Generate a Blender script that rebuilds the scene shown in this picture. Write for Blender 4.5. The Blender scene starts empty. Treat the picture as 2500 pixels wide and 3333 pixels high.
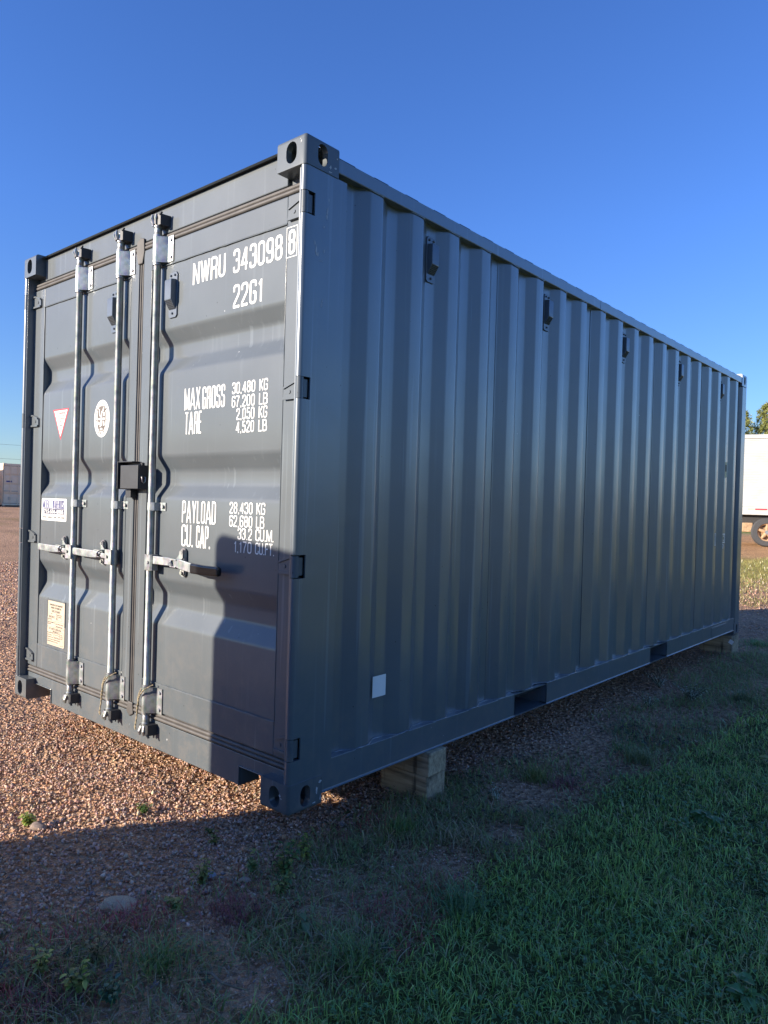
import bpy, bmesh, math, random
import numpy as np
from mathutils import Vector, Matrix, Euler

# ------------------------------------------------------------------ camera, sky, sun, exposure
sc = bpy.context.scene
COL = sc.collection
cam_d = bpy.data.cameras.new('camera'); cam = bpy.data.objects.new('camera', cam_d); COL.objects.link(cam)
cam.location = (2.03687, -1.85921, 1.19840)
cam.rotation_euler = (1.56019647, -0.0287475, 0.7107843)
cam_d.sensor_fit = 'VERTICAL'; cam_d.sensor_height = 24.0; cam_d.lens = 24.0 * 2364.668 / 3333.0
cam_d.clip_start = 0.05; cam_d.clip_end = 3000
sc.camera = cam

SUN_EL = math.radians(17.0)
SUN_H = Vector((0.482, 0.876)).normalized()            # the way the light travels over the ground
world = bpy.data.worlds.new('World'); sc.world = world; world.use_nodes = True
wn = world.node_tree; wn.nodes.clear()
sky = wn.nodes.new('ShaderNodeTexSky'); sky.sky_type = 'NISHITA'; sky.sun_disc = False
sky.sun_elevation = SUN_EL; sky.sun_rotation = math.atan2(-SUN_H.x, -SUN_H.y)
sky.altitude = 400; sky.air_density = 1.0; sky.dust_density = 0.35; sky.ozone_density = 3.0
bg = wn.nodes.new('ShaderNodeBackground'); bg.inputs['Strength'].default_value = 0.098
wo = wn.nodes.new('ShaderNodeOutputWorld')
hsv = wn.nodes.new('ShaderNodeHueSaturation'); hsv.inputs['Saturation'].default_value = 1.08
tint = wn.nodes.new('ShaderNodeMix'); tint.data_type = 'RGBA'; tint.blend_type = 'MULTIPLY'; tint.inputs[0].default_value = 1.0
# the deep clear blue of a cold autumn sky, paler towards the horizon
tc = wn.nodes.new('ShaderNodeTexCoord'); sep = wn.nodes.new('ShaderNodeSeparateXYZ'); wn.links.new(tc.outputs['Generated'], sep.inputs[0])
tr_ = wn.nodes.new('ShaderNodeValToRGB'); tr_.color_ramp.elements[0].position = 0.0; tr_.color_ramp.elements[0].color = (0.56, 0.61, 0.72, 1)
tr_.color_ramp.elements[1].position = 0.35; tr_.color_ramp.elements[1].color = (0.57, 0.725, 1.12, 1)
wn.links.new(sep.outputs[2], tr_.inputs[0]); wn.links.new(tr_.outputs[0], tint.inputs[7])
wn.links.new(sky.outputs[0], hsv.inputs['Color']); wn.links.new(hsv.outputs[0], tint.inputs[6]); wn.links.new(tint.outputs[2], bg.inputs[0]); wn.links.new(bg.outputs[0], wo.inputs[0])
sun_d = bpy.data.lights.new('sun', 'SUN'); sun_d.energy = 4.0; sun_d.angle = math.radians(0.5); sun_d.color = (1.0, 0.885, 0.73)
sun = bpy.data.objects.new('sun', sun_d); COL.objects.link(sun)
sun.rotation_euler = Vector((SUN_H.x * math.cos(SUN_EL), SUN_H.y * math.cos(SUN_EL), -math.sin(SUN_EL))).to_track_quat('-Z', 'Y').to_euler()
sc.view_settings.view_transform = 'Standard'; sc.view_settings.look = 'None'
sc.view_settings.gamma = 1.0; sc.view_settings.use_curve_mapping = False
sc.view_settings.exposure = 1.25
sc.cycles.use_denoising = True

rnd = random.Random(7)
rng = np.random.default_rng(11)

# ------------------------------------------------------------------ material helpers
def new_mat(name):
    m = bpy.data.materials.new(name); m.use_nodes = True
    nt = m.node_tree; nt.nodes.clear()
    out = nt.nodes.new('ShaderNodeOutputMaterial'); b = nt.nodes.new('ShaderNodeBsdfPrincipled')
    nt.links.new(b.outputs[0], out.inputs[0])
    return m, nt, b
def N(nt, t, **kw):
    n = nt.nodes.new(t)
    for k, v in kw.items():
        if k.startswith('i_'): n.inputs[k[2:].replace('_', ' ')].default_value = v
        else: setattr(n, k, v)
    return n
def ramp(nt, fac, stops):
    r = nt.nodes.new('ShaderNodeValToRGB'); e = r.color_ramp.elements
    while len(e) > 1: e.remove(e[-1])
    e[0].position = stops[0][0]; e[0].color = (*stops[0][1], 1)
    for p, c in stops[1:]:
        x = e.new(p); x.color = (*c, 1)
    nt.links.new(fac, r.inputs[0]); return r
def mix(nt, a, b, fac, mode='MIX'):
    m = nt.nodes.new('ShaderNodeMix'); m.data_type = 'RGBA'; m.blend_type = mode
    for s, v in ((6, a), (7, b), (0, fac)):
        if hasattr(v, 'is_output') or hasattr(v, 'links'): nt.links.new(v, m.inputs[s])
        elif s == 0: m.inputs[0].default_value = v
        else: m.inputs[s].default_value = (*v, 1)
    return m.outputs[2]
def bump(nt, b, h, strength, dist):
    n = N(nt, 'ShaderNodeBump'); n.inputs['Strength'].default_value = strength; n.inputs['Distance'].default_value = dist
    nt.links.new(h, n.inputs['Height']); nt.links.new(n.outputs[0], b.inputs['Normal'])
def coords(nt, kind='Object'): return N(nt, 'ShaderNodeTexCoord').outputs[kind]
def noise(nt, co, scale, detail=3, rough=0.55):
    n = N(nt, 'ShaderNodeTexNoise'); n.inputs['Scale'].default_value = scale; n.inputs['Detail'].default_value = detail
    n.inputs['Roughness'].default_value = rough
    nt.links.new(co, n.inputs['Vector']); return n.outputs[0]
def stretched(nt, co, s):
    m = N(nt, 'ShaderNodeMapping'); m.inputs['Scale'].default_value = s
    nt.links.new(co, m.inputs['Vector']); return m.outputs[0]

def simple(name, col, rough=0.6, metal=0.0, var=0.12, scale=30, bump_s=0.0, spec=0.5):
    m, nt, b = new_mat(name); co = coords(nt)
    f = noise(nt, co, scale, 4)
    lo = tuple(c * (1 - var) for c in col); hi = tuple(min(1, c * (1 + var)) for c in col)
    r = ramp(nt, f, [(0.3, lo), (0.7, hi)])
    nt.links.new(r.outputs[0], b.inputs['Base Color'])
    b.inputs['Roughness'].default_value = rough; b.inputs['Metallic'].default_value = metal
    b.inputs['Specular IOR Level'].default_value = spec
    if bump_s: bump(nt, b, noise(nt, co, scale * 6, 3), bump_s, 0.002)
    return m

def paint(name, col, rough, specks=True, streaks=True, spec=0.5):
    m, nt, b = new_mat(name); co = coords(nt); b.inputs['Specular IOR Level'].default_value = spec
    f = noise(nt, co, 1.7, 4)
    c = ramp(nt, f, [(0.25, tuple(x * 0.86 for x in col)), (0.75, tuple(x * 1.14 for x in col))]).outputs[0]
    if streaks:                                       # thin rain runs and chalky dust
        s = noise(nt, stretched(nt, co, (38, 38, 0.9)), 1.0, 3)
        sm = ramp(nt, s, [(0.60, (0, 0, 0)), (0.74, (0.35, 0.35, 0.35))]).outputs[0]
        c = mix(nt, c, tuple(x * 1.5 + 0.01 for x in col), sm)
    if specks:                                        # tar and rust specks
        v = N(nt, 'ShaderNodeTexVoronoi'); v.inputs['Scale'].default_value = 21
        nt.links.new(stretched(nt, co, (1, 1, 0.8)), v.inputs['Vector'])
        sp = ramp(nt, v.outputs['Distance'], [(0.035, (1, 1, 1)), (0.07, (0, 0, 0))]).outputs[0]
        nm = ramp(nt, noise(nt, co, 2.3, 2), [(0.50, (0, 0, 0)), (0.56, (1, 1, 1))]).outputs[0]
        f2 = mix(nt, sp, nm, 1.0, 'MULTIPLY')
        c = mix(nt, c, (0.012, 0.011, 0.012), f2)
        v2 = N(nt, 'ShaderNodeTexVoronoi'); v2.inputs['Scale'].default_value = 5.5
        nt.links.new(co, v2.inputs['Vector'])
        wp = ramp(nt, v2.outputs['Distance'], [(0.012, (1, 1, 1)), (0.02, (0, 0, 0))]).outputs[0]
        c = mix(nt, c, (0.45, 0.46, 0.47), wp)
    sz = N(nt, 'ShaderNodeSeparateXYZ'); nt.links.new(N(nt, 'ShaderNodeNewGeometry').outputs['Position'], sz.inputs[0])
    zr = N(nt, 'ShaderNodeMapRange'); zr.inputs['From Min'].default_value = 0.75; zr.inputs['From Max'].default_value = 0.0
    nt.links.new(sz.outputs[2], zr.inputs[0])
    dn = ramp(nt, noise(nt, co, 14, 6, 0.7), [(0.46, (0, 0, 0)), (0.78, (0.6, 0.6, 0.6))]).outputs[0]
    c = mix(nt, c, (0.20, 0.175, 0.15), mix(nt, dn, zr.outputs[0], 1.0, 'MULTIPLY'))      # dirt splashed up from the yard
    ds = noise(nt, stretched(nt, co, (26, 26, 0.55)), 1.0, 2)
    c = mix(nt, c, tuple(x * 1.7 + 0.012 for x in col), ramp(nt, ds, [(0.665, (0, 0, 0)), (0.69, (0.45, 0.45, 0.45))]).outputs[0])
    sc2 = noise(nt, stretched(nt, co, (5, 5, 60)), 1.0, 4, 0.7)
    c = mix(nt, c, (0.30, 0.31, 0.32), ramp(nt, sc2, [(0.755, (0, 0, 0)), (0.775, (0.5, 0.5, 0.5))]).outputs[0])   # hairline scratches
    nt.links.new(c, b.inputs['Base Color'])
    rr = N(nt, 'ShaderNodeMapRange'); rr.inputs['To Min'].default_value = rough - 0.06; rr.inputs['To Max'].default_value = rough + 0.08
    nt.links.new(noise(nt, co, 5, 4), rr.inputs[0]); nt.links.new(rr.outputs[0], b.inputs['Roughness'])
    big = noise(nt, co, 3.2, 2); fine = noise(nt, co, 420, 2)
    a = N(nt, 'ShaderNodeMath', operation='MULTIPLY_ADD'); a.inputs[1].default_value = 0.02
    nt.links.new(fine, a.inputs[0]); nt.links.new(big, a.inputs[2])
    bump(nt, b, a.outputs[0], 0.3, 0.012)
    return m

M = {}
M['paint'] = paint('anthracite_paint', (0.092, 0.114, 0.133), 0.31, spec=1.0)  # same paint as the door end, its colour cooled for the shaded side
for n_ in M['paint'].node_tree.nodes:
    if n_.type == 'BSDF_PRINCIPLED': n_.inputs['Coat Weight'].default_value = 0.55; n_.inputs['Coat Roughness'].default_value = 0.20
M['paint_sunlit'] = paint('anthracite_paint_sunlit', (0.090, 0.106, 0.117), 0.58, spec=0.32)  # same paint as the sides, its colour toned for the sunlit door end
for n_ in M['paint_sunlit'].node_tree.nodes:
    if n_.type == 'BSDF_PRINCIPLED': n_.inputs['Coat Weight'].default_value = 0.6; n_.inputs['Coat Roughness'].default_value = 0.16
M['lockbox'] = simple('black_lockbox_paint', (0.030, 0.032, 0.036), 0.45, var=0.2, scale=18)
M['vent'] = simple('vent_plastic', (0.085, 0.105, 0.130), 0.32, var=0.08, spec=0.9)
M['dark'] = simple('dark_void', (0.012, 0.013, 0.015), 0.8)
M['rubber'] = simple('gasket_rubber', (0.090, 0.082, 0.076), 0.62, var=0.25, scale=14)
M['white'] = simple('white_vinyl', (0.80, 0.79, 0.75), 0.5, var=0.03, scale=8)
M['plate'] = simple('beige_plate', (0.56, 0.47, 0.36), 0.45, var=0.08, scale=20)
M['print'] = simple('dark_print', (0.055, 0.045, 0.04), 0.6)
M['blue'] = simple('blue_print', (0.045, 0.05, 0.20), 0.5)
M['navy'] = simple('navy_print', (0.02, 0.022, 0.07), 0.5)
M['red'] = simple('red_print', (0.55, 0.035, 0.05), 0.45)
M['brownprint'] = simple('brown_print', (0.11, 0.088, 0.072), 0.5)
M['yellow'] = simple('yellow_label', (0.50, 0.44, 0.22), 0.5)
M['grip'] = simple('black_grip', (0.012, 0.012, 0.014), 0.22, var=0.2)
M['rope'] = simple('hemp_rope', (0.42, 0.34, 0.21), 0.85, var=0.3, scale=120, bump_s=0.4)
M['chip'] = simple('bare_chip', (0.42, 0.43, 0.44), 0.6, var=0.3, scale=60)

def galv():
    m, nt, b = new_mat('galvanised_steel'); co = coords(nt)
    v = N(nt, 'ShaderNodeTexVoronoi'); v.inputs['Scale'].default_value = 90; nt.links.new(stretched(nt, co, (1, 1, 0.5)), v.inputs['Vector'])
    f = noise(nt, co, 25, 5)
    c = mix(nt, ramp(nt, f, [(0.3, (0.22, 0.235, 0.24)), (0.7, (0.42, 0.435, 0.435))]).outputs[0], v.outputs['Color'], 0.06)
    nt.links.new(c, b.inputs['Base Color']); b.inputs['Metallic'].default_value = 0.85
    rr = N(nt, 'ShaderNodeMapRange'); rr.inputs['To Min'].default_value = 0.34; rr.inputs['To Max'].default_value = 0.60
    nt.links.new(f, rr.inputs[0]); nt.links.new(rr.outputs[0], b.inputs['Roughness'])
    bump(nt, b, noise(nt, co, 160, 3), 0.12, 0.003)
    return m
M['galv'] = galv()

def wood():
    m, nt, b = new_mat('weathered_timber'); co = coords(nt)
    g = noise(nt, stretched(nt, co, (3, 55, 40)), 1.0, 6, 0.65)
    c = ramp(nt, g, [(0.30, (0.12, 0.09, 0.055)), (0.5, (0.38, 0.295, 0.18)), (0.75, (0.58, 0.47, 0.30))]).outputs[0]
    k = ramp(nt, noise(nt, stretched(nt, co, (22, 3, 3)), 1.0, 3), [(0.60, (0, 0, 0)), (0.72, (0.75, 0.75, 0.75))]).outputs[0]
    c = mix(nt, c, (0.035, 0.028, 0.02), k)
    nt.links.new(c, b.inputs['Base Color']); b.inputs['Roughness'].default_value = 0.85
    bump(nt, b, g, 0.9, 0.006); return m
M['wood'] = wood()

def attr_mat(name, rough, spec=0.3, var=0.25, scale=220, trans=0.0, bump_s=0.0, bscale=300):
    m, nt, b = new_mat(name)
    at = N(nt, 'ShaderNodeAttribute'); at.attribute_name = 'col'
    co = coords(nt); f = noise(nt, co, scale, 3)
    r = ramp(nt, f, [(0.3, (1 - var,) * 3), (0.7, (1 + var * 0.6,) * 3)]).outputs[0]
    c = mix(nt, at.outputs['Color'], r, 1.0, 'MULTIPLY')
    nt.links.new(c, b.inputs['Base Color']); b.inputs['Roughness'].default_value = rough
    b.inputs['Specular IOR Level'].default_value = spec
    if trans:
        out = [n for n in nt.nodes if n.type == 'OUTPUT_MATERIAL'][0]
        t = N(nt, 'ShaderNodeBsdfTranslucent'); nt.links.new(c, t.inputs[0])
        ms = N(nt, 'ShaderNodeMixShader'); ms.inputs[0].default_value = trans
        nt.links.new(b.outputs[0], ms.inputs[1]); nt.links.new(t.outputs[0], ms.inputs[2]); nt.links.new(ms.outputs[0], out.inputs[0])
    if bump_s: bump(nt, b, noise(nt, co, bscale, 4), bump_s, 0.004)
    return m
M['stone'] = attr_mat('crushed_stone', 0.9, 0.25, 0.25, 260, bump_s=0.5, bscale=240)
M['leaf'] = attr_mat('leaf', 0.42, 0.6, 0.2, 60, trans=0.30)
M['grass'] = attr_mat('grass_blade', 0.36, 0.9, 0.2, 40, trans=0.38)

def ground_mat():
    m, nt, b = new_mat('yard_ground')
    at = N(nt, 'ShaderNodeAttribute'); at.attribute_name = 'col'
    co = coords(nt)
    v = N(nt, 'ShaderNodeTexVoronoi'); v.inputs['Scale'].default_value = 38; nt.links.new(co, v.inputs['Vector'])
    vb = ramp(nt, N_out(v, 'Color', nt), [(0.0, (0.62, 0.6, 0.6)), (1.0, (1.35, 1.3, 1.25))]).outputs[0]
    big = ramp(nt, noise(nt, co, 0.55, 5, 0.6), [(0.3, (0.78, 0.76, 0.74)), (0.7, (1.18, 1.15, 1.1))]).outputs[0]
    c = mix(nt, at.outputs['Color'], vb, 1.0, 'MULTIPLY'); c = mix(nt, c, big, 1.0, 'MULTIPLY')
    fg = ramp(nt, noise(nt, co, 170, 5, 0.7), [(0.32, (0.55, 0.53, 0.5)), (0.68, (1.4, 1.38, 1.35))]).outputs[0]; c = mix(nt, c, fg, 1.0, 'MULTIPLY')
    nt.links.new(c, b.inputs['Base Color']); b.inputs['Roughness'].default_value = 0.95; b.inputs['Specular IOR Level'].default_value = 0.15
    a = N(nt, 'ShaderNodeMath', operation='ADD'); nt.links.new(v.outputs['Distance'], a.inputs[0]); nt.links.new(noise(nt, co, 9, 5), a.inputs[1])
    bump(nt, b, a.outputs[0], 1.0, 0.03)
    return m
def N_out(v, name, nt):
    s = nt.nodes.new('ShaderNodeSeparateColor'); nt.links.new(v.outputs[name], s.inputs[0]); return s.outputs[0]
M['ground'] = ground_mat()

# ------------------------------------------------------------------ mesh helpers
class MB:
    def __init__(s): s.v = []; s.f = []
    def add(s, v, f):
        o = len(s.v); s.v += [tuple(p) for p in v]; s.f += [tuple(i + o for i in q) for q in f]; return s
    def box(s, x0, x1, y0, y1, z0, z1):
        v = [(x, y, z) for z in (z0, z1) for y in (y0, y1) for x in (x0, x1)]
        return s.add(v, [(0, 2, 3, 1), (4, 5, 7, 6), (0, 1, 5, 4), (2, 6, 7, 3), (0, 4, 6, 2), (1, 3, 7, 5)])
    def prism(s, poly, axis, d0, d1):
        """poly: 2-D outline; axis 'x','y','z' = extrusion axis"""
        def P(a, b, d): return {'x': (d, a, b), 'y': (a, d, b), 'z': (a, b, d)}[axis]
        n = len(poly)
        v = [P(a, b, d0) for a, b in poly] + [P(a, b, d1) for a, b in poly]
        f = [tuple(range(n)), tuple(range(2 * n - 1, n - 1, -1))] + [(i, n + i, n + (i + 1) % n, (i + 1) % n) for i in range(n)]
        return s.add(v, f)
    def tube(s, pts, r, n=10, caps=True):
        pts = [Vector(p) for p in pts]; rs = r if isinstance(r, (list, tuple)) else [r] * len(pts)
        rings = []; prev = None
        for i, p in enumerate(pts):
            t = (pts[min(i + 1, len(pts) - 1)] - pts[max(i - 1, 0)]).normalized()
            if prev is None:
                a = Vector((1, 0, 0)) if abs(t.x) < 0.8 else Vector((0, 1, 0))
                u = t.cross(a).normalized()
            else: u = (prev - t * prev.dot(t)).normalized()
            prev = u; w = t.cross(u)
            rings.append([p + (u * math.cos(2 * math.pi * k / n) + w * math.sin(2 * math.pi * k / n)) * rs[i] for k in range(n)])
        o = len(s.v)
        for R_ in rings: s.v += [tuple(q) for q in R_]
        for i in range(len(pts) - 1):
            for k in range(n):
                a = o + i * n + k; b_ = o + i * n + (k + 1) % n
                s.f.append((a, b_, b_ + n, a + n))
        if caps:
            s.f.append(tuple(o + k for k in range(n - 1, -1, -1))); s.f.append(tuple(o + (len(pts) - 1) * n + k for k in range(n)))
        return s
    def cyl(s, p0, p1, r, n=16): return s.tube([p0, p1], r, n)
    def strip(s, profile, axis, d0, d1):
        """open profile extruded: single sheet"""
        def P(a, b, d): return {'x': (d, a, b), 'y': (a, d, b), 'z': (a, b, d)}[axis]
        n = len(profile); v = [P(a, b, d0) for a, b in profile] + [P(a, b, d1) for a, b in profile]
        return s.add(v, [(i, i + 1, n + i + 1, n + i) for i in range(n - 1)])
    def mesh(s, name):
        me = bpy.data.meshes.new(name); me.from_pydata(s.v, [], s.f); me.validate(); 
        bm = bmesh.new(); bm.from_mesh(me); bmesh.ops.recalc_face_normals(bm, faces=bm.faces); bm.to_mesh(me); bm.free()
        return me
    def build(s, name, mat, parent=None, smooth=None, bevel=0.0, seg=2, loc=None):
        me = s.mesh(name); return link(name, me, mat, parent, smooth, bevel, seg, loc)
def link(name, me, mat, parent=None, smooth=None, bevel=0.0, seg=2, loc=None):
    if mat is not None and not me.materials: me.materials.append(M[mat] if isinstance(mat, str) else mat)
    if smooth is not None:
        me.polygons.foreach_set('use_smooth', [True] * len(me.polygons)); me.set_sharp_from_angle(angle=math.radians(smooth))
    o = bpy.data.objects.new(name, me); COL.objects.link(o)
    if parent: o.parent = parent
    if loc is not None: o.location = loc
    if bevel:
        b = o.modifiers.new('bevel', 'BEVEL'); b.width = bevel; b.segments = seg; b.limit_method = 'ANGLE'; b.angle_limit = math.radians(40)
    return o
def clone(o, parent, loc):
    c = o.copy(); COL.objects.link(c); c.parent = parent; c.location = loc; return c
def tag(o, label, cat, group=None):
    o['label'] = label; o['category'] = cat
    if group: o['group'] = group
    return o
def thing(name, label, cat, loc=(0, 0, 0), rz=0.0, group=None):
    o = bpy.data.objects.new(name, None); COL.objects.link(o); o.location = loc; o.rotation_euler = (0, 0, rz); o.empty_display_size = 0.1
    return tag(o, label, cat, group)
def np_mesh(name, verts, tris, mat, cols=None, quads=None):
    """fast mesh out of numpy arrays; cols per vertex"""
    me = bpy.data.meshes.new(name); nt_, nq = len(tris), 0 if quads is None else len(quads)
    me.vertices.add(len(verts)); me.vertices.foreach_set('co', np.asarray(verts, np.float32).ravel())
    li = np.asarray(tris, np.int32).ravel()
    if nq: li = np.concatenate([li, np.asarray(quads, np.int32).ravel()])
    me.loops.add(len(li)); me.loops.foreach_set('vertex_index', li)
    me.polygons.add(nt_ + nq)
    ls = np.concatenate([np.arange(nt_) * 3, nt_ * 3 + np.arange(nq) * 4]).astype(np.int32)
    me.polygons.foreach_set('loop_start', ls)
    me.update(calc_edges=True)
    if cols is not None:
        a = me.color_attributes.new('col', 'FLOAT_COLOR', 'POINT')
        c4 = np.ones((len(verts), 4), np.float32); c4[:, :3] = cols; a.data.foreach_set('color', c4.ravel())
    me.materials.append(M[mat]); return me

# ------------------------------------------------------------------ ground
def vnoise(x, y, sc_, seed=0):
    x = np.asarray(x, float) / sc_; y = np.asarray(y, float) / sc_
    xi = np.floor(x).astype(np.int64); yi = np.floor(y).astype(np.int64); fx = x - xi; fy = y - yi
    fx = fx * fx * (3 - 2 * fx); fy = fy * fy * (3 - 2 * fy)
    def h(a, b):
        n = (a * 374761393 + b * 668265263 + seed * 974711) & 0x7fffffff
        n = ((n ^ (n >> 13)) * 1274126177) & 0x7fffffff
        return ((n ^ (n >> 16)) & 0xffff) / 65535.0
    return (h(xi, yi) * (1 - fx) + h(xi + 1, yi) * fx) * (1 - fy) + (h(xi, yi + 1) * (1 - fx) + h(xi + 1, yi + 1) * fx) * fy
def sstep(a, b, x):
    t = np.clip((x - a) / (b - a), 0, 1); return t * t * (3 - 2 * t)
CX, CY = 2.037, -1.859
RIDGES = [(-1.95, -0.05, -1.35, 0.30, 0.026, 0.055), (-1.9, -0.42, -1.0, 0.02, 0.015, 0.08), (-1.25, -0.75, -0.55, -0.28, 0.014, 0.07)]
def height(x, y):
    x = np.asarray(x, float); y = np.asarray(y, float)
    d = np.hypot(x - CX, y - CY)
    z = -0.19 + 0.0142 * np.clip(d - 7.0, 0, 50)
    near = 1 - sstep(10, 30, d)
    z = z + near * (0.030 * (vnoise(x, y, 0.9, 3) - 0.5) + 0.014 * (vnoise(x, y, 0.22, 4) - 0.5))
    # low wheel ridges pushed up in the gravel in front of the doors
    for (ax, ay, bx, by, a_, w_) in RIDGES:
        lx, ly = bx - ax, by - ay; l2 = lx * lx + ly * ly; t = np.clip(((x - ax) * lx + (y - ay) * ly) / l2, 0, 1)
        q = np.hypot(x - ax - t * lx, y - ay - t * ly) + 0.03 * (vnoise(x, y, 0.1, 5) - 0.5)
        z = z + a_ * np.exp(-(q / w_) ** 2)
    return z
def grass_w(x, y):
    """1 on the mown lawn to the side, 0 on the gravel"""
    e = 0.56 + 0.16 * (vnoise(x, y, 0.55, 21) - 0.5) + 0.10 * (vnoise(x, y, 0.17, 22) - 0.5) + 0.05 * np.clip(np.asarray(y) - 1.5, 0, 4) - 0.10 * sstep(-0.1, -0.9, np.asarray(y, float))
    return sstep(-0.06, 0.10, np.asarray(x) - e)
BARE = [(0.43, 0.50, 0.17), (0.46, 0.83, 0.13), (0.05, 2.25, 0.42), (0.43, -0.50, 0.14), (0.30, 1.25, 0.25), (0.10, -0.42, 0.12)]
def bare_w(x, y):
    w = np.zeros_like(np.asarray(x, float))
    for bx, by, r in BARE: w = np.maximum(w, 1 - sstep(r * 0.55, r, np.hypot(x - bx, y - by)))
    return w
def strip_w(x, y):
    """weedy strip between gravel and lawn, dense at 1"""
    e = -0.10 + 0.28 * (vnoise(x, y, 0.5, 31) - 0.5) - 0.34 * sstep(-0.25, -1.0, np.asarray(y, float))
    w = sstep(-0.05, 0.25, np.asarray(x) - e) * (1 - grass_w(x, y))
    return w * (1 - 0.92 * bare_w(x, y)) * (0.35 + 0.65 * sstep(0.35, 0.6, vnoise(x, y, 0.3, 32)))

def build_ground():
    nr, na = 185, 320
    r = 0.05 * 1.056 ** np.arange(nr)
    a = np.linspace(0, 2 * math.pi, na, endpoint=False)
    R_, A = np.meshgrid(r, a, indexing='ij')
    x = (CX + R_ * np.cos(A)).ravel(); y = (CY + R_ * np.sin(A)).ravel()
    d = R_.ravel()
    z = height(x, y) - 0.006
    col = np.zeros((len(x), 3)); col[:] = (0.50, 0.33, 0.215)                 # dust between the stones
    far = sstep(4, 9, d)[:, None]
    col = col * (1 - far) + np.array((0.50, 0.33, 0.22)) * far               # open gravel further off
    g = vnoise(x, y, 2.4, 41) * 0.6 + vnoise(x, y, 0.8, 42) * 0.4
    pw = (sstep(0.62, 0.74, g) * sstep(5, 9, d))[:, None] * 0.6
    col = col * (1 - pw) + np.array((0.24, 0.19, 0.075)) * pw                   # weedy patches
    gw = np.maximum(grass_w(x, y), 0)[:, None] * (x > -0.5)[:, None]
    soil = np.array((0.11, 0.14, 0.055))
    col = col * (1 - gw) + soil * gw
    sw = (strip_w(x, y) * (1 - sstep(6.5, 8.5, y)))[:, None] * 0.8
    col = col * (1 - sw) + np.array((0.30, 0.215, 0.14)) * sw
    # the ground beyond the container's far end: gravel, then a dry grass strip, worn earth, field
    n1 = (vnoise(x, y, 1.7, 51) - 0.5) * 3.0
    b1 = (sstep(12.8, 13.8, y + n1 * 0.5) * (1 - sstep(17.5, 19.5, y + n1)) * (x > -14))[:, None]
    col = col * (1 - b1) + np.array((0.46, 0.40, 0.12)) * b1
    b2 = (sstep(17.5, 19.5, y + n1) * (1 - sstep(31, 36, y + n1)))[:, None] * (x > -16)[:, None]
    col = col * (1 - b2) + np.array((0.58, 0.36, 0.19)) * b2
    b3 = (sstep(33, 38, y + n1) * (x > -30))[:, None]
    col = col * (1 - b3) + np.array((0.27, 0.32, 0.09)) * b3
    b4 = (sstep(1.5, 4.0, x) * sstep(4, 6, d))[:, None]
    lawn = np.array((0.20, 0.235, 0.07)) * (0.8 + 0.5 * vnoise(x, y, 3.0, 61)[:, None])
    far2 = sstep(25, 60, d)[:, None]
    lawn = lawn * (1 - far2) + np.array((0.36, 0.33, 0.12)) * far2
    col = col * (1 - b4) + lawn * b4
    idx = np.arange(nr * na).reshape(nr, na); i0 = idx[:-1]; i1 = idx[1:]
    q = np.stack([i0, i1, np.roll(i1, -1, 1), np.roll(i0, -1, 1)], -1).reshape(-1, 4)
    v = np.stack([x, y, z], 1)
    me = np_mesh('ground', v, np.zeros((0, 3), int), 'ground', col, q)
    bm = bmesh.new(); bm.from_mesh(me); bm.verts.ensure_lookup_table(); bm.faces.new([bm.verts[k] for k in range(na - 1, -1, -1)])
    bmesh.ops.recalc_face_normals(bm, faces=bm.faces)
    if sum(f.normal.z for f in list(bm.faces)[:200]) < 0: bmesh.ops.reverse_faces(bm, faces=bm.faces)
    bm.to_mesh(me); bm.free()
    me.polygons.foreach_set('use_smooth', [True] * len(me.polygons))
    o = link('ground', me, None); o['kind'] = 'structure'; o['label'] = 'reddish gravel yard with a mown lawn along one side'
build_ground()

# ------------------------------------------------------------------ shipping container
L_, W_, H_ = 6.058, 2.438, 2.591
box = thing('shipping_container', 'anthracite grey twenty-foot shipping container with corrugated sides and closed double doors', 'shipping container')

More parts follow.
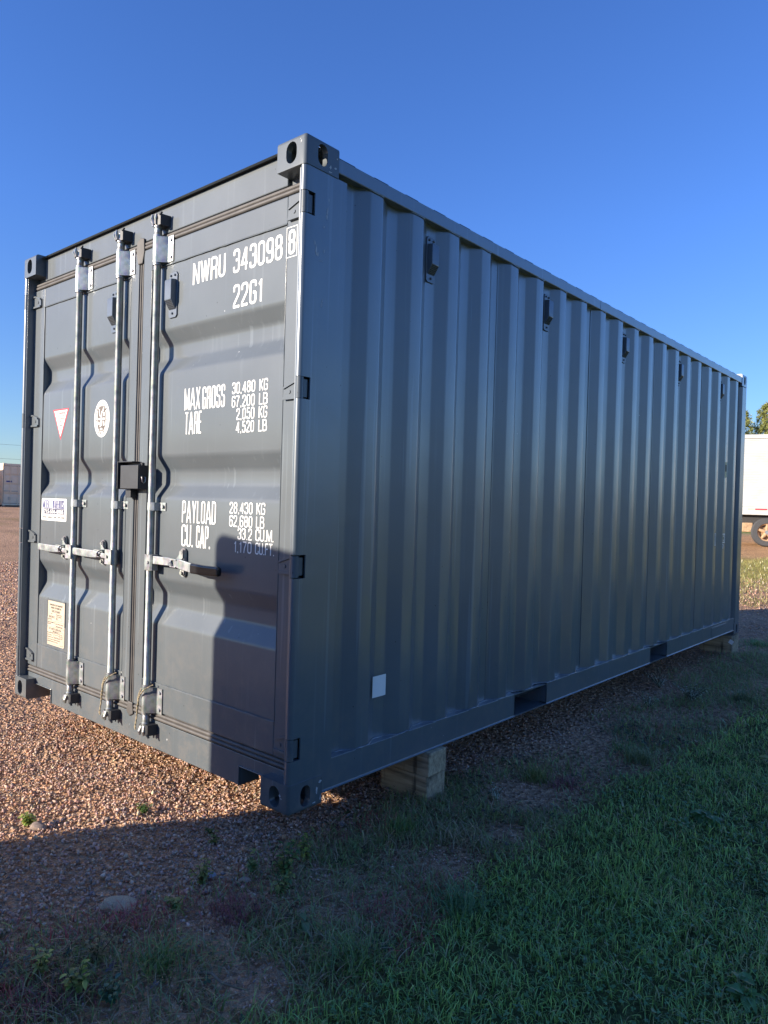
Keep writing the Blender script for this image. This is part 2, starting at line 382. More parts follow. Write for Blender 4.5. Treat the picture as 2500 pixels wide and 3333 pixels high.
def stadium(w, h, n=8):
    r = w / 2; s = h / 2 - r
    return [(r * math.cos(t), s + r * math.sin(t)) for t in np.linspace(0, math.pi, n)] + [(r * math.cos(t), -s + r * math.sin(t)) for t in np.linspace(math.pi, 2 * math.pi, n)]
def casting_mesh(top):
    """corner casting with its outer corner at the origin, body towards -x, +y and (top ? -z : +z)"""
    sx, sy, sz = 0.162, 0.178, 0.118
    bm = bmesh.new(); bmesh.ops.create_cube(bm, size=1.0)
    for v in bm.verts: v.co = Vector(((v.co.x - 0.5) * sx, (v.co.y + 0.5) * sy, (v.co.z + (-0.5 if top else 0.5)) * sz))
    zo = 0.0
    ed = [e for e in bm.edges if sum(1 for q in (all(abs(v.co.x) < 1e-6 for v in e.verts), all(abs(v.co.y) < 1e-6 for v in e.verts), all(abs(v.co.z) < 1e-6 for v in e.verts)) if q) == 2]
    bmesh.ops.bevel(bm, geom=ed, offset=0.016, segments=4, profile=0.5, affect='EDGES')
    me = bpy.data.meshes.new('casting'); bm.to_mesh(me); bm.free()
    ob = bpy.data.objects.new('casting_tmp', me); COL.objects.link(ob)
    zc = -sz / 2 if top else sz / 2
    cuts = []
    c1 = MB().prism([(-0.081 + a, zc + b) for a, b in stadium(0.060, 0.083)], 'y', -0.05, 0.10); cuts.append(c1)
    c2 = MB().prism([(0.089 + a, zc + b) for a, b in stadium(0.052, 0.083)], 'x', -0.10, 0.05); cuts.append(c2)
    c3 = MB().prism([(-0.081 + b, 0.089 + a) for a, b in stadium(0.063, 0.115)], 'z', -0.05 if not top else -0.06, 0.06 if not top else 0.05); cuts.append(c3)
    c4 = MB().box(-sx + 0.024, -0.028, 0.028, sy - 0.024, zc - sz / 2 + 0.024, zc + sz / 2 - 0.024); cuts.append(c4)
    tmp = []
    for c in cuts:
        co = c.build('cut_tmp', None); tmp.append(co)
        md = ob.modifiers.new('b', 'BOOLEAN'); md.operation = 'DIFFERENCE'; md.object = co; md.solver = 'EXACT'
    dg = bpy.context.evaluated_depsgraph_get(); dg.update()
    res = bpy.data.meshes.new_from_object(ob.evaluated_get(dg))
    for o in tmp + [ob]:
        m_ = o.data; bpy.data.objects.remove(o); bpy.data.meshes.remove(m_)
    return res
cast_b, cast_t = casting_mesh(False), casting_mesh(True)
def mirrored(me, fx, fy):
    m = me.copy(); bm = bmesh.new(); bm.from_mesh(m)
    for v in bm.verts:
        if fx: v.co.x = -v.co.x
        if fy: v.co.y = -v.co.y
    if fx != fy: bmesh.ops.reverse_faces(bm, faces=bm.faces)
    bm.to_mesh(m); bm.free(); return m
for fx in (0, 1):
    for fy in (0, 1):
        for me, z in ((cast_b, 0.0), (cast_t, H_)):
            link('corner_casting', mirrored(me, fx, fy), 'paint_sunlit' if fy == 0 else 'paint', box, smooth=35, loc=(-W_ if fx else 0, L_ if fy else 0, z))

# --- rear corner posts with hinge windows
HZ = [(2.29, 2.377), (1.59, 1.675), (0.906, 0.996), (0.207, 0.293)]
def post(sgn):
    X = (lambda x: x) if sgn > 0 else (lambda x: -W_ - x)
    mb = MB()
    # side plate, deep return and a rounded lip broken by the four hinge windows
    mb.box(*sorted((X(-0.003), X(-0.011))), 0.058, 0.229, 0.118, 2.473)
    mb.box(*sorted((X(-0.011), X(-0.055))), 0.218, 0.229, 0.118, 2.473)
    mb.box(*sorted((X(-0.036), X(-0.042))), 0.012, 0.085, 0.118, 2.473)
    segs = []; z0 = 2.473
    for a, b in HZ: segs.append((b, z0)); z0 = a
    segs.append((0.118, z0))
    r = 0.0165
    prof = [(-0.003, 0.058)] + [(-0.003 - r + r * math.cos(t), r - r * math.sin(t) + 0.002) for t in np.linspace(0, math.pi, 9)] + [(-0.003 - 2 * r, 0.058)]
    for a, b in segs:
        mb.prism([(X(x), y) for x, y in prof], 'z', a, b)
    return mb.build('corner_post', 'paint', box, smooth=40)
post(1); post(-1)
for sgn in (1, -1):
    X = (lambda x: x) if sgn > 0 else (lambda x: -W_ - x)
    MB().prism([(X(-0.003), 5.916), (X(-0.003), 6.055), (X(-0.075), 6.055), (X(-0.075), 6.03), (X(-0.05), 5.93), (X(-0.05), 5.905)], 'z', 0.118, 2.473).build('corner_post', 'paint', box, bevel=0.006)

# --- corrugated side sheets
def corr_profile(y0, y1, xo=-0.009, xi=-0.045):
    pts = [(y0, xi)]
    k = 0
    while True:
        s = 0.380 + 0.2802 * k
        for yy, xx in ((s - 0.066, xi), (s, xo), (s + 0.076, xo), (s + 0.142, xi)):
            if y0 < yy < y1: pts.append((yy, xx))
        if s > y1: break
        k += 1
    pts.append((y1, xi)); return pts
SEAMS = [0.229, 1.4206, 2.5414, 3.6622, 4.783, 5.93]
def thick_sheet(prof, t=0.0022):
    """closed outline of a thin sheet seen from above: list of (x,y)"""
    outer = [(x, y) for y, x in prof]; inner = [(x - t, y) for y, x in reversed(prof)]
    return outer, inner
def side_sheet(y0, y1, shift):
    pr = corr_profile(y0, y1)
    # round the press lines a little: add points around each corner
    pts = []
    for i, (yy, xx) in enumerate(pr):
        if i in (0, len(pr) - 1): pts.append((yy, xx)); continue
        a = Vector(pr[i - 1]); c = Vector((yy, xx)); b_ = Vector(pr[i + 1])
        e = min(0.006, (a - c).length * 0.3, (b_ - c).length * 0.3)
        p1 = c + (a - c).normalized() * e; p3 = c + (b_ - c).normalized() * e
        p2 = (p1 + p3) / 2 * 0.5 + c * 0.5
        pts += [tuple(p1), tuple(p2), tuple(p3)]
    mb = MB()
    zs = [0.168, 0.9, 1.6, 2.50]
    n = len(pts)
    v = [(x + shift, y, z) for z in zs for y, x in pts]; f = []
    for k in range(len(zs) - 1): f += [(k * n + i, k * n + i + 1, (k + 1) * n + i + 1, (k + 1) * n + i) for i in range(n - 1)]
    mb.add(v, f)
    o = mb.build('side_sheet', 'paint', box, smooth=60)
    if o.data.polygons[0].normal.x < 0 and abs(o.data.polygons[0].normal.x) > 0.3: o.data.flip_normals()
    return o
for i in range(5):
    side_sheet(SEAMS[i], SEAMS[i + 1] + (0.003 if i < 4 else 0.0), 0.0 if i % 2 == 0 else -0.0008)
for s in SEAMS[1:5]:
    MB().tube([(-0.0445, s + 0.003, z) for z in np.linspace(0.172, 2.49, 12)], 0.0022, 6).build('weld_seam', 'paint', box, smooth=60)
# wavy weld where the sheets meet the bottom and top rails
def weld_line(z, r):
    pr = corr_profile(0.235, 5.90); mb = MB(); pts = []
    for (a, xa), (b_, xb) in zip(pr[:-1], pr[1:]):
        for t in np.linspace(0, 1, 5)[:-1]:
            pts.append((xa + (xb - xa) * t + 0.002, a + (b_ - a) * t, z + rnd.uniform(-0.0015, 0.0015)))
    rs = [r * rnd.uniform(0.7, 1.35) for _ in pts]
    return MB().tube(pts, rs, 6).build('weld_bead', 'paint', box, smooth=60)
weld_line(0.1715, 0.0036); weld_line(2.4965, 0.003)
# plain far side, end wall, floor and roof close the box
MB().strip([(y, -W_ - x) for y, x in corr_profile(0.229, 5.93)], 'z', 0.168, 2.50).build('rear_side_sheet', 'paint', box) if False else None
def far_side():
    pr = corr_profile(0.229, 5.93); mb = MB(); n = len(pr)
    v = [(-W_ - x, y, z) for z in (0.168, 2.50) for y, x in pr]
    mb.add(v, [(i, i + 1, n + i + 1, n + i) for i in range(n - 1)]); mb.build('far_side_sheet', 'paint', box)
far_side()
def end_wall():
    mb = MB(); pts = []; x = -0.075; k = 0
    while x > -W_ + 0.075 + 0.25:
        pts += [(x, 6.02), (x - 0.11, 6.02), (x - 0.14, 5.975), (x - 0.22, 5.975)]; x -= 0.25
    pts += [(x, 6.02), (-W_ + 0.075, 6.02)]; n = len(pts)
    mb.add([(a, b_, z) for z in (0.12, 2.50) for a, b_ in pts], [(i, i + 1, n + i + 1, n + i) for i in range(n - 1)]); mb.build('end_sheet', 'paint', box)
    MB().box(-W_ + 0.162, -0.162, 5.96, 6.04, 2.48, 2.565).build('end_rail', 'paint', box)
    MB().box(-W_ + 0.162, -0.162, 5.96, 6.04, 0.02, 0.16).build('end_rail', 'paint', box)
end_wall()
MB().box(-W_ + 0.05, -0.05, 0.16, 5.96, 0.13, 0.165).build('floor', 'dark', box)
for k in range(12): MB().box(-W_ + 0.05, -0.05, 0.42 + k * 0.46, 0.465 + k * 0.46, 0.055, 0.128).build('cross_member', 'paint', box) if not (1.6 < 0.42 + k * 0.46 < 2.1 or 3.6 < 0.42 + k * 0.46 < 4.1) else None
def roof():
    mb = MB(); pts = []; y = 0.30
    pts.append((0.03, 2.574))
    while y < 5.75:
        pts += [(y, 2.574), (y + 0.02, 2.560), (y + 0.10, 2.560), (y + 0.12, 2.574)]; y += 0.209
    pts.append((6.03, 2.574)); n = len(pts)
    mb.add([(x, a, b_) for x in (-W_ + 0.03, -0.03) for a, b_ in pts], [(i, i + 1, n + i + 1, n + i) for i in range(n - 1)]); mb.build('roof_sheet', 'paint', box)
roof()
# --- rails
for sgn in (1, -1):
    X = (lambda x: x) if sgn > 0 else (lambda x: -W_ - x)
    MB().box(*sorted((X(-0.0035), X(-0.06))), 0.178, 5.88, 2.497, 2.556).build('top_side_rail', 'paint', box, bevel=0.004)
    PK = [(1.668, 2.030), (3.672, 4.022)]
    mb = MB(); ys = [0.178] + [q for p in PK for q in p] + [5.88]
    for a, b_ in zip(ys[0::2], ys[1::2]):
        mb.prism([(X(-0.005), 0.052), (X(-0.005), 0.171), (X(-0.05), 0.171), (X(-0.05), 0.165), (X(-0.0105), 0.165), (X(-0.0105), 0.058), (X(-0.05), 0.058), (X(-0.05), 0.047), (X(0.0), 0.044), (X(0.001), 0.049)], 'y', a, b_)
    mb.build('bottom_side_rail', 'paint', box, bevel=0.0015)
    for a, b_ in PK:
        pk = MB()
        pk.box(*sorted((X(-0.005), X(-1.0))), a - 0.006, a, 0.05, 0.17); pk.box(*sorted((X(-0.005), X(-1.0))), b_, b_ + 0.006, 0.05, 0.17)
        pk.box(*sorted((X(-0.012), X(-1.0))), a, b_, 0.160, 0.166); pk.box(*sorted((X(-0.004), X(-0.30))), a, b_, 0.045, 0.051)
        pk.box(*sorted((X(-0.95), X(-1.0))), a, b_, 0.051, 0.16)
        pk.build('forklift_pocket', 'paint', box)
# one thicker joint plate near the far end of the bottom rail, one rail splice on top
MB().box(-0.005, -0.002, 5.16, 5.62, 0.065, 0.150).build('rail_plate', 'paint', box, bevel=0.002)
MB().box(-0.004, -0.0024, 2.60, 2.61, 2.498, 2.555).build('rail_splice', 'paint', box)

# --- door end frame: header and sill
MB().box(-W_ + 0.162, -0.162, 0.057, 0.15, 2.446, 2.572).build('door_header', 'paint_sunlit', box, bevel=0.004)
MB().box(-W_ + 0.150, -0.150, 0.046, 0.16, 2.5735, 2.581).build('roof_edge', 'dark', box)
MB().box(-W_ + 0.03, -W_ + 0.162, 0.075, 0.15, 2.40, 2.473).build('header_gusset', 'paint_sunlit', box); MB().box(-0.162, -0.03, 0.075, 0.15, 2.40, 2.473).build('header_gusset', 'paint_sunlit', box)
sill = MB().prism([(-W_ + 0.05, 0.142), (-W_ + 0.05, 0.086), (-2.073, 0.086), (-2.073, 0.010), (-0.362, 0.010), (-0.362, 0.089), (-0.05, 0.089), (-0.05, 0.142)], 'y', 0.055, 0.061)
sill.box(-W_ + 0.05, -0.05, 0.061, 0.16, 0.128, 0.140)
sill.box(-2.073, -0.362, 0.061, 0.16, 0.010, 0.016)
sill.box(-2.073, -2.067, 0.049, 0.16, 0.010, 0.092).box(-0.368, -0.362, 0.049, 0.16, 0.010, 0.094)
sill.box(-2.28, -2.073, 0.049, 0.16, 0.086, 0.092).box(-0.362, -0.162, 0.049, 0.16, 0.089, 0.095)
sill.build('door_sill', 'paint_sunlit', box, bevel=0.002)

# --- doors
YP, YF, YT = 0.0555, 0.0515, 0.092      # panel face, frame face, trough face
TR = [(1.988, 1.922, 1.856, 1.786), (1.396, 1.328, 1.262, 1.199), (0.818, 0.750, 0.685, 0.605)]
ZB, ZT = 0.186, 2.402
def door(x0, x1, px0, px1, label):
    """x0..x1 the whole leaf, px0..px1 the pressed panel"""
    mb = MB()
    mb.box(x0, px0, YF, 0.115, ZB, ZT); mb.box(px1, x1, YF, 0.115, ZB, ZT)
    mb.box(px0, px1, YF + 0.001, 0.115, 2.292, ZT); mb.box(px0, px1, YF + 0.001, 0.115, ZB, 0.322)
    d = mb.build('door', 'paint_sunlit', box, bevel=0.005); d['label'] = label
    prof = [(2.292, YP)]
    def rp(a, c, b_, e=0.012):
        a, c, b_ = Vector(a), Vector(c), Vector(b_); p1 = c + (a - c).normalized() * e; p3 = c + (b_ - c).normalized() * e
        return [tuple(p1), tuple((p1 + p3) / 4 + c / 2), tuple(p3)]
    raw = [(2.292, YP)]
    for t in TR: raw += [(t[0], YP), (t[1], YT), (t[2], YT), (t[3], YP)]
    raw.append((0.322, YP))
    pts = [raw[0]]
    for i in range(1, len(raw) - 1): pts += rp(raw[i - 1], raw[i], raw[i + 1])
    pts.append(raw[-1])
    nx = 9; xs = np.linspace(px0, px1, nx); n = len(pts); v = []; f = []
    for x in xs: v += [(x, y, z) for z, y in pts]
    for k in range(nx - 1): f += [(k * n + i, k * n + i + 1, (k + 1) * n + i + 1, (k + 1) * n + i) for i in range(n - 1)]
    MB().add(v, f).build('door_panel', 'paint_sunlit', d, smooth=50)
    # weld beads round the panel
    wb = MB()
    for z in (2.292, 0.322): wb.tube([(x, YF + 0.0005, z + rnd.uniform(-0.001, 0.001)) for x in np.linspace(px0, px1, 30)], [rnd.uniform(0.0022, 0.0038) for _ in range(30)], 6)
    for x in (px0, px1): wb.tube([(x, YF + 0.001, z) for z in np.linspace(0.322, 2.292, 40)], [rnd.uniform(0.0014, 0.0024) for _ in range(40)], 6)
    wb.build('weld_bead', 'paint_sunlit', d, smooth=60)
    return d
doorL = door(-2.398, -1.240, -2.262, -1.312, 'door leaf carrying two lock rods and the stickers')
doorR = door(-1.198, -0.042, -1.122, -0.152, 'door leaf carrying one lock rod and the white lettering')
def gasket(d, x0, x1, side):
    mb = MB()
    for z0, z1, s in ((2.404, 2.444, 1), (0.143, 0.183, -1)):
        mb.box(x0, x1, 0.062, 0.09, z0, z1)
        h = z1 - z0
        mb.tube([(x0, 0.060, z0 + h * 0.28), (x1, 0.060, z0 + h * 0.28)], h * 0.24, 10)
        mb.tube([(x0, 0.062, z0 + h * 0.72), (x1, 0.062, z0 + h * 0.72)], h * 0.24, 10)
    for xa in side:
        mb.box(xa[0], xa[1], 0.060, 0.09, 0.183, 2.404)
        mb.tube([((xa[0] + xa[1]) / 2, 0.060, 0.17), ((xa[0] + xa[1]) / 2, 0.060, 2.42)], abs(xa[1] - xa[0]) * 0.32, 10)
    mb.build('door_gasket', 'rubber', d, smooth=40)
gasket(doorL, -2.40, -1.221, [(-2.416, -2.400), (-1.238, -1.220)])
gasket(doorR, -1.218, -0.040, [(-1.2185, -1.200), (-0.041, -0.036)])
# rubber corner caps where the middle seal meets header and sill
MB().prism([(-1.262, 2.395), (-1.258, 2.452), (-1.228, 2.468), (-1.196, 2.462), (-1.190, 2.395), (-1.205, 2.34), (-1.245, 2.34)], 'y', 0.046, 0.056).build('seal_cap', 'rubber', doorR, bevel=0.006)
MB().prism([(-1.240, 0.190), (-1.255, 0.140), (-1.225, 0.118), (-1.190, 0.135), (-1.198, 0.190)], 'y', 0.047, 0.057).build('seal_cap', 'rubber', doorR, bevel=0.005)

# hinges: barrel, shaped leaf, pin
def hinge_mesh(sgn):
    mb = MB(); s = sgn
    mb.cyl((-0.0185 * s, 0.0175, -0.041), (-0.0185 * s, 0.0175, 0.041), 0.0150, 18)
    out = [(-0.018, -0.036), (-0.018, 0.036), (-0.075, 0.034), (-0.118, 0.022), (-0.140, 0.012), (-0.142, -0.030), (-0.130, -0.036)]
    mb.prism([(a * s, b_) for a, b_ in out], 'y', 0.0435, 0.0525)
    mb.prism([(a * s, b_) for a, b_ in [(-0.030, 0.026), (-0.030, 0.036), (-0.077, 0.034), (-0.136, 0.014), (-0.136, 0.006), (-0.076, 0.026)]], 'y', 0.038, 0.045)
    mb.prism([(a * s, b_) for a, b_ in [(-0.030, -0.036), (-0.030, -0.026), (-0.138, -0.026), (-0.138, -0.036)]], 'y', 0.038, 0.045)
    mb.box(*sorted((-0.012 * s, -0.040 * s)), 0.018, 0.052, -0.034, 0.034)
    mb.cyl((-0.105 * s, 0.0405, -0.006), (-0.105 * s, 0.046, -0.006), 0.0075, 12)
    return mb.mesh('hinge')
hm = {1: hinge_mesh(1), -1: hinge_mesh(-1)}
for a, b_ in HZ:
    z = (a + b_) / 2
    link('hinge', hm[1], 'paint_sunlit', doorR, smooth=35, loc=(0, 0, z))
    link('hinge', hm[-1], 'paint_sunlit', doorL, smooth=35, loc=(-W_, 0, z))

# ------------------------------------------------------------------ lock rods and their fittings
RODS = [(-1.795, doorL, -1), (-1.373, doorL, -1), (-1.038, doorR, 1)]
YR = 0.0275
def bearing_mesh():
    mb = MB()
    n = 20; r = 0.0235; poly = []
    # wrapped plate: round the rod, then out along the door to the right
    for t in np.linspace(math.radians(250), math.radians(60), 12): poly.append((r * math.cos(t), -(r * math.sin(t))))
    outer = [(r * math.cos(t), -r * math.sin(t)) for t in np.linspace(math.radians(225), math.radians(40), 12)]
    outer += [(0.045, 0.008), (0.056, YF - YR - 0.0045), (0.098, YF - YR - 0.0045), (0.098, YF - YR - 0.0005), (0.050, YF - YR - 0.0005), (0.0, 0.0225), (-0.012, 0.020)]
    mb.prism(outer, 'z', -0.060, 0.060)
    for z in (-0.040, 0.040):
        mb.cyl((0.080, YF - YR - 0.004, z), (0.080, YF - YR - 0.011, z), 0.0085, 6)
    for z in (-0.0705, 0.0605): mb.tube([(0, 0, z), (0, 0, z + 0.010)], 0.0220, 18)
    return mb.mesh('bearing_bracket')
def screw_mesh():
    mb = MB()
    mb.cyl((-0.0185, -0.0105, 0), (-0.0225, -0.0130, 0), 0.0045, 8)
    return mb.mesh('bracket_rivets')
def clamp_mesh():
    mb = MB(); r = 0.0190
    outer = [(r * math.cos(t), -r * math.sin(t)) for t in np.linspace(math.radians(225), math.radians(50), 12)]
    outer += [(0.028, -0.002), (0.034, YF - YR - 0.0005), (0.082, YF - YR - 0.0005), (0.082, YF - YR + 0.003), (-0.030, YF - YR + 0.003), (-0.030, YF - YR - 0.0005)]
    mb.prism(outer, 'z', -0.019, 0.019)
    mb.cyl((0.064, YF - YR, 0), (0.064, YF - YR - 0.010, 0), 0.0095, 6)
    return mb.mesh('rod_clamp')
def cam_mesh(up, flip):
    """toothed cam lug at a rod end; z measured from the rod end outwards"""
    s = 1 if up else -1; mb = MB(); k = flip
    mb.tube([(0, 0, 0), (0, 0, 0.012 * s), (0, 0, 0.016 * s), (0, 0, 0.030 * s)], [0.0175, 0.0175, 0.021, 0.021], 16)
    mb.prism([(-0.028, -0.018), (0.012, -0.022), (0.030, -0.010), (0.034, 0.012), (0.014, 0.022), (-0.020, 0.018)], 'z', *sorted((0.026 * s, 0.052 * s)))
    for a in (-100, -55, -10, 40, 150, 200):
        c, q = math.cos(math.radians(a)), math.sin(math.radians(a))
        p0 = (0.020 * c * k, 0.020 * q, 0.030 * s); p1 = (0.036 * c * k, 0.031 * q, 0.052 * s); p2 = (0.033 * c * k, 0.028 * q, 0.070 * s)
        mb.tube([p0, p1, p2], [0.011, 0.0085, 0.0055], 7)
    mb.box(-0.014, 0.016, -0.012, 0.012, *sorted((0.050 * s, 0.062 * s)))
    return mb.mesh('lock_cam')
def keeper_mesh(up):
    s = 1 if up else -1; mb = MB()
    mb.prism([(-0.010, 0.0), (0.052, 0.0), (0.052, 0.016), (0.030, 0.030), (-0.010, 0.030)], 'z', *sorted((0.020 * s, 0.032 * s)))
    mb.prism([(0.028, -0.022), (0.048, -0.020), (0.056, 0.030), (0.030, 0.030)], 'z', *sorted((0.018 * s, 0.068 * s)))
    mb.prism([(-0.030, -0.010), (-0.018, -0.014), (-0.014, 0.030), (-0.032, 0.030)], 'z', *sorted((0.026 * s, 0.060 * s)))
    mb.tube([(0.040, -0.018, 0.062 * s), (0.050, -0.014, 0.078 * s)], [0.008, 0.005], 8)
    return mb.mesh('cam_keeper')
def hub_mesh(s):
    mb = MB()
    mb.tube([(0, 0, -0.036), (0, 0, 0.036)], 0.0205, 16)
    mb.prism([(a * s, b_) for a, b_ in [(-0.012, -0.022), (0.040, -0.026), (0.048, -0.020), (0.048, 0.014), (0.030, 0.018), (-0.012, 0.018)]], 'z', -0.038, 0.036)
    mb.cyl((0.022 * s, -0.022, 0.0), (0.022 * s, -0.031, 0.0), 0.008, 10)
    return mb.mesh('handle_hub')
def bar(path, hw, ht):
    """flat bar along a path in x-y at z=0; hw half height in z, ht half thickness"""
    v = []; f = []
    for i, (x, y, zc, h) in enumerate(path):
        v += [(x, y - ht, zc - h), (x, y - ht, zc + h), (x, y + ht, zc + h), (x, y + ht, zc - h)]
    for i in range(len(path) - 1):
        a = 4 * i
        for k in range(4): f.append((a + k, a + (k + 1) % 4, a + 4 + (k + 1) % 4, a + 4 + k))
    f.append((3, 2, 1, 0)); e = 4 * (len(path) - 1); f.append((e, e + 1, e + 2, e + 3))
    return v, f
def retainer_mesh(s):
    mb = MB()
    st = [(a, b_) for a, b_ in stadium(0.034, 0.130, 10)]
    mb.prism(st, 'y', YF - YR - 0.0005, YF - YR - 0.008)
    mb.prism([(a * 0.86, b_ * 0.94) for a, b_ in st], 'y', YF - YR - 0.008, YF - YR - 0.013)
    for z in (-0.047, 0.047): mb.cyl((0, YF - YR - 0.012, z), (0, YF - YR - 0.021, z), 0.0085, 10)
    # hook plate swinging down over the handle
    mb.prism([(0.010, 0.060), (-0.014 * s, 0.052), (-0.016 * s, 0.034), (-0.044 * s, 0.012), (-0.044 * s, 0.004), (-0.012 * s, 0.004), (0.012, 0.022)], 'y', YF - YR - 0.014, YF - YR - 0.019)
    mb.box(*sorted((-0.050 * s, 0.010 * s)), -0.030, YF - YR - 0.013, 0.012, 0.0165)
    mb.box(*sorted((-0.040 * s, 0.006 * s)), -0.028, YF - YR - 0.013, -0.0200, -0.0160)
    mb.tube([(-0.030 * s, -0.024, 0.014), (-0.030 * s, -0.030, 0.002), (-0.022 * s, -0.024, -0.014), (-0.010 * s, -0.006, -0.026)], [0.004, 0.006, 0.006, 0.005], 8)
    return mb.mesh('handle_retainer')
bear, rivs, clm = bearing_mesh(), screw_mesh(), clamp_mesh()
for i, (x, d, s) in enumerate(RODS):
    rod = MB(); rod.tube([(0, 0, 0.140), (0, 0, 0.162), (0, 0, 0.163), (0, 0, 2.440), (0, 0, 2.441), (0, 0, 2.455)], [0.0170, 0.0170, 0.0165, 0.0165, 0.0172, 0.0172], 22)
    link('lock_rod', rod.mesh('lock_rod'), 'galv', d, smooth=40, loc=(x, YR, 0))
    for z in (2.362, 0.243):
        b_ = link('bearing_bracket', bear, 'galv', d, smooth=35, loc=(x, YR, z))
        for dz in (-0.040, 0.040): link('bracket_rivet', rivs, 'dark', d, smooth=35, loc=(x, YR, z + dz))
    link('rod_clamp', clm, 'galv', d, smooth=35, loc=(x, YR, 1.157))
    link('lock_cam', cam_mesh(True, s), 'galv', d, smooth=30, loc=(x, YR, 2.452))
    link('lock_cam', cam_mesh(False, s), 'galv', d, smooth=30, loc=(x, YR, 0.148))
    link('cam_keeper', keeper_mesh(True), 'lockbox', box, smooth=30, loc=(x, YR, 2.452))
    link('cam_keeper', keeper_mesh(False), 'lockbox', box, smooth=30, loc=(x, YR, 0.148))
    link('handle_hub', hub_mesh(s), 'galv', d, smooth=35, loc=(x, YR, 0.895))
    hx = {-1: -0.138, 1: 0.246}[s]
    link('handle_retainer', retainer_mesh(s), 'galv', d, smooth=30, loc=(x + hx, YR, 0.908))
    if s < 0:
        tipx = {0: -2.181, 1: -1.765}[i] - x
        path = [(-0.030, -0.010, 0, 0.013), (-0.090, -0.012, 0.001, 0.013), (-0.130, -0.014, 0.003, 0.015), (-0.165, -0.016, 0.004, 0.019), (-0.230, -0.016, 0.003, 0.020), (tipx + 0.012, -0.016, 0.006, 0.019), (tipx, -0.016, 0.006, 0.013)]
        v, f = bar(path, 0, 0.0055); MB().add(v, f).build('door_handle', 'galv', d, bevel=0.003, loc=(x, YR, 0.895))
    else:
        path = [(0.030, -0.010, 0.012, 0.019), (0.180, -0.014, 0.014, 0.019), (0.250, -0.018, 0.012, 0.019), (0.285, -0.024, 0.010, 0.022), (0.380, -0.028, 0.0, 0.021)]
        v, f = bar(path, 0, 0.006); MB().add(v, f).build('door_handle', 'galv', d, bevel=0.003, loc=(x, YR, 0.895))
        path = [(0.376, -0.028, 0.0, 0.0225), (0.480, -0.029, -0.002, 0.0215), (0.568, -0.030, 0.0, 0.021), (0.582, -0.030, 0.0, 0.016)]
        v, f = bar(path, 0, 0.012); MB().add(v, f).build('handle_grip', 'grip', d, bevel=0.008, seg=3, loc=(x, YR, 0.895))

# --- lock box over the middle seam
lb = MB(); lb.box(-1.268, -1.108, -0.006, -0.001, 1.238, 1.352); lb.box(-1.113, -1.108, -0.001, 0.052, 1.238, 1.352)
lb.box(-1.268, -1.108, -0.001, 0.046, 1.347, 1.352)
lb.build('lock_box', 'lockbox', doorR, bevel=0.004)
lb = MB(); lb.box(-1.308, -1.304, -0.001, 0.052, 1.236, 1.372); lb.box(-1.308, -1.175, 0.002, 0.052, 1.367, 1.372); lb.box(-1.308, -1.150, 0.040, 0.052, 1.236, 1.367)
lb.box(-1.262, -1.215, 0.020, 0.052, 1.196, 1.238)
lb.build('lock_box_bracket', 'lockbox', doorL, bevel=0.003)
MB().tube([(-1.106, 0.012, 1.300), (-1.098, 0.010, 1.292), (-1.098, 0.012, 1.274), (-1.098, 0.020, 1.266), (-1.098, 0.028, 1.274), (-1.098, 0.029, 1.294), (-1.106, 0.029, 1.296)], 0.0028, 8).build('wire_hook', 'galv', doorR, smooth=50)

# --- air vents (five along the side, one on each door)
def vent_mesh():
    """plate in the y-z plane facing +x, centre of the plate at the origin"""
    mb = MB(); w, h = 0.034, 0.106
    pl = [(-w, -h + 0.010), (-w + 0.010, -h), (w - 0.010, -h), (w, -h + 0.010), (w, h - 0.012), (w - 0.010, h), (-w + 0.010, h), (-w, h - 0.012)]
    mb.prism(pl, 'x', 0.0, 0.006)
    side = [(0.005, 0.070), (0.032, 0.066), (0.034, 0.060), (0.034, -0.028), (0.008, -0.068), (0.005, -0.068)]
    v = [(a, -0.026, b_) for a, b_ in side] + [(a, 0.026, b_) for a, b_ in side]; n = len(side)
    mb.add(v, [tuple(range(n)), tuple(range(2 * n - 1, n - 1, -1))] + [(i, n + i, n + (i + 1) % n, (i + 1) % n) for i in range(n)])
    for y in (-0.016, 0.016): mb.tube([(0.006, y, 0.090), (0.013, y, 0.090)], [0.0065, 0.0045], 8)
    mb.tube([(0.006, 0.0, -0.086), (0.013, 0.0, -0.086)], [0.0065, 0.0045], 8)
    return mb.mesh('air_vent')
def vent_holes():
    mb = MB(); a = Vector((0.034, 0, -0.028)); b_ = Vector((0.008, 0, -0.068)); n = Vector((0.040, 0, -0.026)).normalized()
    for i in range(6):
        for j in range(6):
            c = a.lerp(b_, (i + 0.75) / 6.5) + n * 0.0006; y = -0.020 + j * 0.008
            t = (b_ - a).normalized() * 0.0024
            mb.add([c - t + Vector((0, y - 0.0026, 0)), c - t + Vector((0, y + 0.0026, 0)), c + t + Vector((0, y + 0.0026, 0)), c + t + Vector((0, y - 0.0026, 0))], [(0, 1, 2, 3)])
    return mb.mesh('vent_grille')
vm, vh = vent_mesh(), vent_holes()
for k in (1, 5, 9, 13, 17):
    yc = 0.380 + 0.2802 * k + 0.142 + 0.036
    v = link('air_vent', vm, 'vent', box, smooth=30, loc=(-0.045, yc, 2.342)); v.modifiers.new('bevel', 'BEVEL').width = 0.0025
    link('vent_grille', vh, 'dark', v)
for x, d in ((-0.938, doorR), (-1.462, doorL)):
    v = link('air_vent', vm, 'vent', d, smooth=30, loc=(x, YP, 2.143)); v.rotation_euler = (0, 0, -math.pi / 2); v.modifiers.new('bevel', 'BEVEL').width = 0.0025
    link('vent_grille', vh, 'dark', v)

